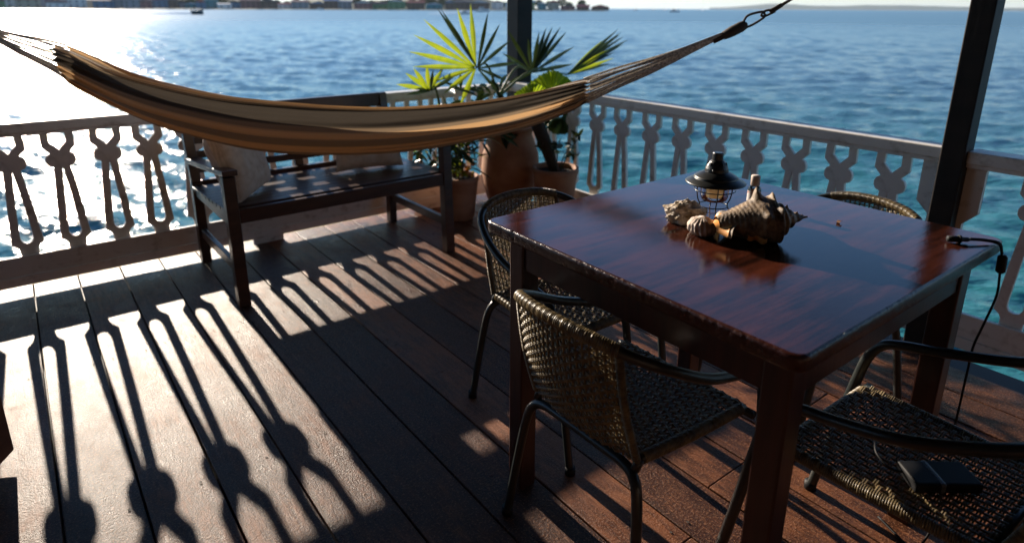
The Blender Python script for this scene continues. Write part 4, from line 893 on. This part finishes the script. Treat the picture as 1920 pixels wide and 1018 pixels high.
# ------------------------------------------------------------------ conch
def make_conch():
    base = Vector((-1.388, -2.735, TZ)); ax = Vector((.80, -.60, .0)).normalized(); e = empty('conch_shell', tuple(base), label='large spiny brown conch shell with orange lip on the table', cat='shell')
    axis_z = .052; zup = Vector((0, 0, 1)); sdv = ax.cross(zup)     # sdv towards the camera
    axt = (ax+Vector((0, 0, .10))).normalized(); upx = sdv.cross(axt); upx = -upx if upx.z < 0 else upx
    e.scale = (1.05, 1.05, .84)
    NT, NA = 110, 72; rows_ = []
    for i in range(NT+1):
        t = i/NT; s_ = -.080+.190*t                     # along the axis, metres
        if t < .60: r_ = .018+.040*min(1, t/.46)**1.0
        else:
            q = (t-.60)/.40; r_ = .060*(1-q)**1.45*.95+.0022; r_ *= 1+.12*math.sin(q*PI*2*4.2)*(1-q*.3)
        row = []
        for j in range(NA):
            a = 2*PI*j/NA; rr_ = r_
            rr_ *= 1+.03*math.sin(5*a+t*9)+.025*noise.noise(Vector((math.cos(a)*2, math.sin(a)*2, t*9)))
            rr_ += .0011*math.sin(s_*760+math.sin(a*3)*1.5+6*noise.noise(Vector((s_*30, a, 2))))*(t < .6)*(.3+.7*abs(noise.noise(Vector((a*2, s_*20, 7)))))
            # spines on each whorl shoulder
            for (tc_, na, h_, wd) in ((.47, 5, .034, .055), (.64, 7, .028, .034), (.77, 8, .017, .020), (.88, 7, .008, .014), (.94, 6, .005, .010)):
                dt = (t-tc_)/wd
                if abs(dt) < 2.5:
                    aa = ((a-R(100)+(tc_-.5)*.9)*na/(2*PI)) % 1; da = min(aa, 1-aa)*2
                    rr_ += h_*.82*max(0, math.sin(a+.12))**1.5*(.75+.5*abs(math.sin(a*2.3+tc_*9)))*math.exp(-dt*dt*1.4)*max(0, 1-da*1.7)**1.6
            # flaring outer lip on the sea side/top left
            lip = math.exp(-((t-.25)/.20)**2)*max(0, math.cos(a-R(205)))**3; rr_ += .028*lip
            p = axt*s_ + (upx*math.sin(a)+sdv*math.cos(a))*rr_ + Vector((0, 0, axis_z)); p.z = max(p.z, .0012+.0004*math.sin(a*9)); row.append(tuple(p))
        row.append(row[0]); rows_.append(row)
    b = MB(); b.grid(rows_); b.build('shell_body', M['conch'], e, smooth=True)
    # outer lip: a curled ribbed sheet at the left with an orange inside
    rows_ = []; rows2 = []
    for i in range(25):
        t = i/24; a = R(-20+185*t); row = []; row2 = []
        for j in range(11):
            u = j/10; rad = .018+.036*u+.006*math.sin(t*17)*u; s_ = -.094+.046*u*(.4+.6*math.sin(PI*t))-.012*math.sin(t*9)*u*u
            p = Vector((0, 0, axis_z-.012))+axt*(s_+.012)+(upx*math.sin(a)*.72+sdv*math.cos(a)*.85)*rad; p.z = max(.003, p.z); row.append(tuple(p)); q = p-axt*.003; row2.append(tuple(q))
        rows_.append(row); rows2.append(row2)
    b = MB(); b.grid(rows_); b.build('outer_lip', M['conch'], e, smooth=True)
    b = MB(); b.grid([r_[:9] for r_ in rows2]); b.build('orange_lip', M['orange'], e, smooth=True)
    b = MB(); rows_ = []                                  # aperture seen low on the camera side
    for i in range(13):
        t = i/12; row = []
        for j in range(7): 
            u = j/6; s_ = -.030+.034*t; aa = R(-48+24*u); row.append(tuple(axt*s_+(upx*math.sin(aa)+sdv*math.cos(aa))*(.0585+.004*math.sin(t*PI*3)+.003*math.sin(PI*u))*(.80+.25*t)+Vector((0, 0, axis_z))))
        rows_.append([(x, y, max(.004, z)) for x, y, z in row])
    b.grid(rows_); b.build('aperture', M['orange'], e, smooth=True)
make_conch()
# coral lumps
def lump(name, loc, dims, rz, label, cat, m, seed, freq, amp, ribs=False):
    b = MB(); NA, NB_ = 64, 40; rows_ = []
    for i in range(NB_+1):
        th = PI*i/NB_; row = []
        for j in range(NA+1):
            a = 2*PI*j/NA; d = Vector((math.sin(th)*math.cos(a), math.sin(th)*math.sin(a), math.cos(th)))
            if ribs: k_ = 1+.07*math.sin(a*17+d.z*2)*math.sin(th)+.10*noise.noise(d*2.2+Vector((seed, 0, 0)))
            else: k_ = 1+amp*noise.noise(d*freq+Vector((seed, 0, 0)))+amp*.5*noise.noise(d*freq*2.4+Vector((0, seed, 0)))+amp*.3*noise.noise(d*freq*5.5)
            p = Vector((d.x*dims[0]*k_, d.y*dims[1]*k_, d.z*dims[2]*k_)); p.z = max(0, p.z+dims[2]*.72); row.append(tuple(p))
        rows_.append(row)
    b.grid(rows_); o = b.build(name, m, smooth=True); o.location = loc; o.rotation_euler = (0, 0, rz); tag(o, label, cat); return o
lump('coral_piece', (-1.412, -2.563, TZ+.0005), (.047, .031, .028), R(-42), 'rough bleached coral lump lying left of the lantern foot', 'coral', M['coral'], 3.3, 1.9, .42)
lump('ribbed_shell', (-1.449, -2.644, TZ+.0005), (.031, .034, .023), R(-30), 'pale ribbed shell with dark hollow, front-most left of the conch', 'shell', M['shellr'], 8.1, 2, .3, ribs=True)
# bottle behind the conch
e = empty('small_bottle', (-1.155, -2.585, TZ), label='small clear bottle with a cream cap hidden behind the conch', cat='bottle')
b = MB(); b.lathe([(.0, .001), (.0155, .001), (.0165, .004), (.0165, .044), (.014, .050), (.009, .054)], 28); b.build('body', M['bottle'], e, smooth=True)
b = MB(); b.lathe([(.0168, .012), (.0168, .040)], 28); b.build('paper_label', M['label'], e, smooth=True)
b = MB(); b.lathe([(.0095, .0535), (.0115, .054), (.0115, .078), (.0105, .080), (.0, .0802)], 28); b.build('cap', M['cap'], e, smooth=True)
# curled dry leaf
b = MB(); b.grid([[(.007*math.cos(a)*(1-.3*v), .009*v, .004+.004*math.sin(a)) for v in (0, .5, 1)] for a in [R(20+i*22) for i in range(12)]]); o = b.build('dry_leaf', M['leafdry'], smooth=True, loc=(-1.122, -2.800, TZ-.0005)); tag(o, 'tiny curled brown dry leaf on the tabletop right of the conch', 'leaf')

# ------------------------------------------------------------------ cable and power bank
e = empty('charging_cable', (-1.02, -3.04, TZ), label='black cable with plug on the right table corner, hanging down to the floor', cat='cable')
o_ = Vector(e.location)
def R_(*P): return [Vector(p)-o_ for p in P]
b = MB(); dirp = Vector((.30, -.30, 0)).normalized(); s0 = Vector((-1.052, -3.010, TZ+.0085))
b.tube(R_(s0-dirp*.010, s0+dirp*.012, s0+dirp*.0125, s0+dirp*.030, s0+dirp*.036), [.0070, .0070, .0055, .0052, .0030], 12); b.tube(R_(s0+dirp*.012, s0+dirp*.016), .0092, 12); b.build('plug', M['plastic'], e, smooth=True)
b = MB(); P = catmull([s0+dirp*.034, (-1.000, -3.056, TZ+.006), (-.985, -3.078, TZ+.001), (-.980, -3.086, TZ-.022)], 6); b.tube([p-o_ for p in P], .0024, 8); b.tube([p-o_+Vector((.004, 0, .002)) for p in P], .0020, 8)
b.build('short_lead', M['plastic'], e, smooth=True)
b = MB(); b.tube(R_((-.980, -3.088, TZ-.022), (-.980, -3.0885, TZ-.026), (-.979, -3.090, TZ-.060), (-.979, -3.090, TZ-.064)), [.006, .0095, .0095, .005], 12); b.build('connector', M['plastic'], e, smooth=True)
b = MB(); P = catmull([(-.979, -3.090, TZ-.062), (-.972, -3.092, .64), (-.985, -3.085, .575), (-1.005, -3.080, .52), (-1.006, -3.080, .46), (-1.004, -3.080, .36), (-1.02, -3.085, .24), (-1.065, -3.10, .10), (-1.09, -3.09, .02), (-1.10, -3.07, .004), (-1.06, -2.98, .004)], 8)
b.tube([p-o_ for p in P], .0026, 8); b.build('long_lead', M['plastic'], e, smooth=True)
e = empty('power_bank', (-1.362, -3.158, .3865), R(-38), label='black power bank with a grey band lying on the seat of the lower right chair', cat='power bank')
b = MB(); b.box((-.060, -.034, 0), (.066, .034, .022)); b.build('case', M['plastic'], e, bevel=.005, seg=3)
b = MB(); b.box((-.016, -.0346, .0004), (-.002, .0346, .0226)); b.build('band', M['plgrey'], e, bevel=.005, seg=3)
b = MB(); b.tube(catmull([(-.055, .01, .012), (-.085, .015, .020), (-.095, .045, .030), (-.075, .085, .030), (-.06, .11, .012)], 6), .0022, 6); b.build('lead', M['plastic'], e, smooth=True)

# ------------------------------------------------------------------ brown wooden box at the left edge
e = empty('wooden_planter', (-2.811, -1.372, 0), label='brown wooden box on low feet just showing at the left edge', cat='planter')
e.rotation_euler = (0, 0, R(60))
M['boxw'] = mat('brown_box_wood', (.10, .042, .022), .4, var=((8, 8, 30), (.06, .025, .014), .4, .7), bump=((60, 60, 12), .3, .002))
b = MB(); b.box((-.42, 0, .03), (0, .36, .46)); b.build('box_body', M['boxw'], e, bevel=.004)
b = MB(); b.box((-.435, -.012, .461), (.012, .372, .49)); b.build('lid', M['boxw'], e, bevel=.004)
for (x, y) in ((-.40, .02), (-.06, .30), (-.40, .30)): b = MB(); b.box((x, y, 0), (x+.04, y+.04, .0295)); b.build('foot', M['boxw'], e)

# ------------------------------------------------------------------ haze
HAZE = True
if HAZE:
    b = MB(); b.box((-22000, -22000, SEA-1.5), (22000, 22000, 160)); o = b.build('haze', None); o.data.materials.clear()
    m = bpy.data.materials.new('sea_haze'); m.use_nodes = True; t = m.node_tree; t.nodes.remove(t.nodes['Principled BSDF'])
    pv = t.nodes.new('ShaderNodeVolumePrincipled'); pv.inputs['Color'].default_value = (.72, .85, 1, 1); pv.inputs['Density'].default_value = 4e-5; pv.inputs['Anisotropy'].default_value = .2
    t.links.new(pv.outputs[0], t.nodes['Material Output'].inputs['Volume']); o.data.materials.append(m); tag(o, kind='stuff')
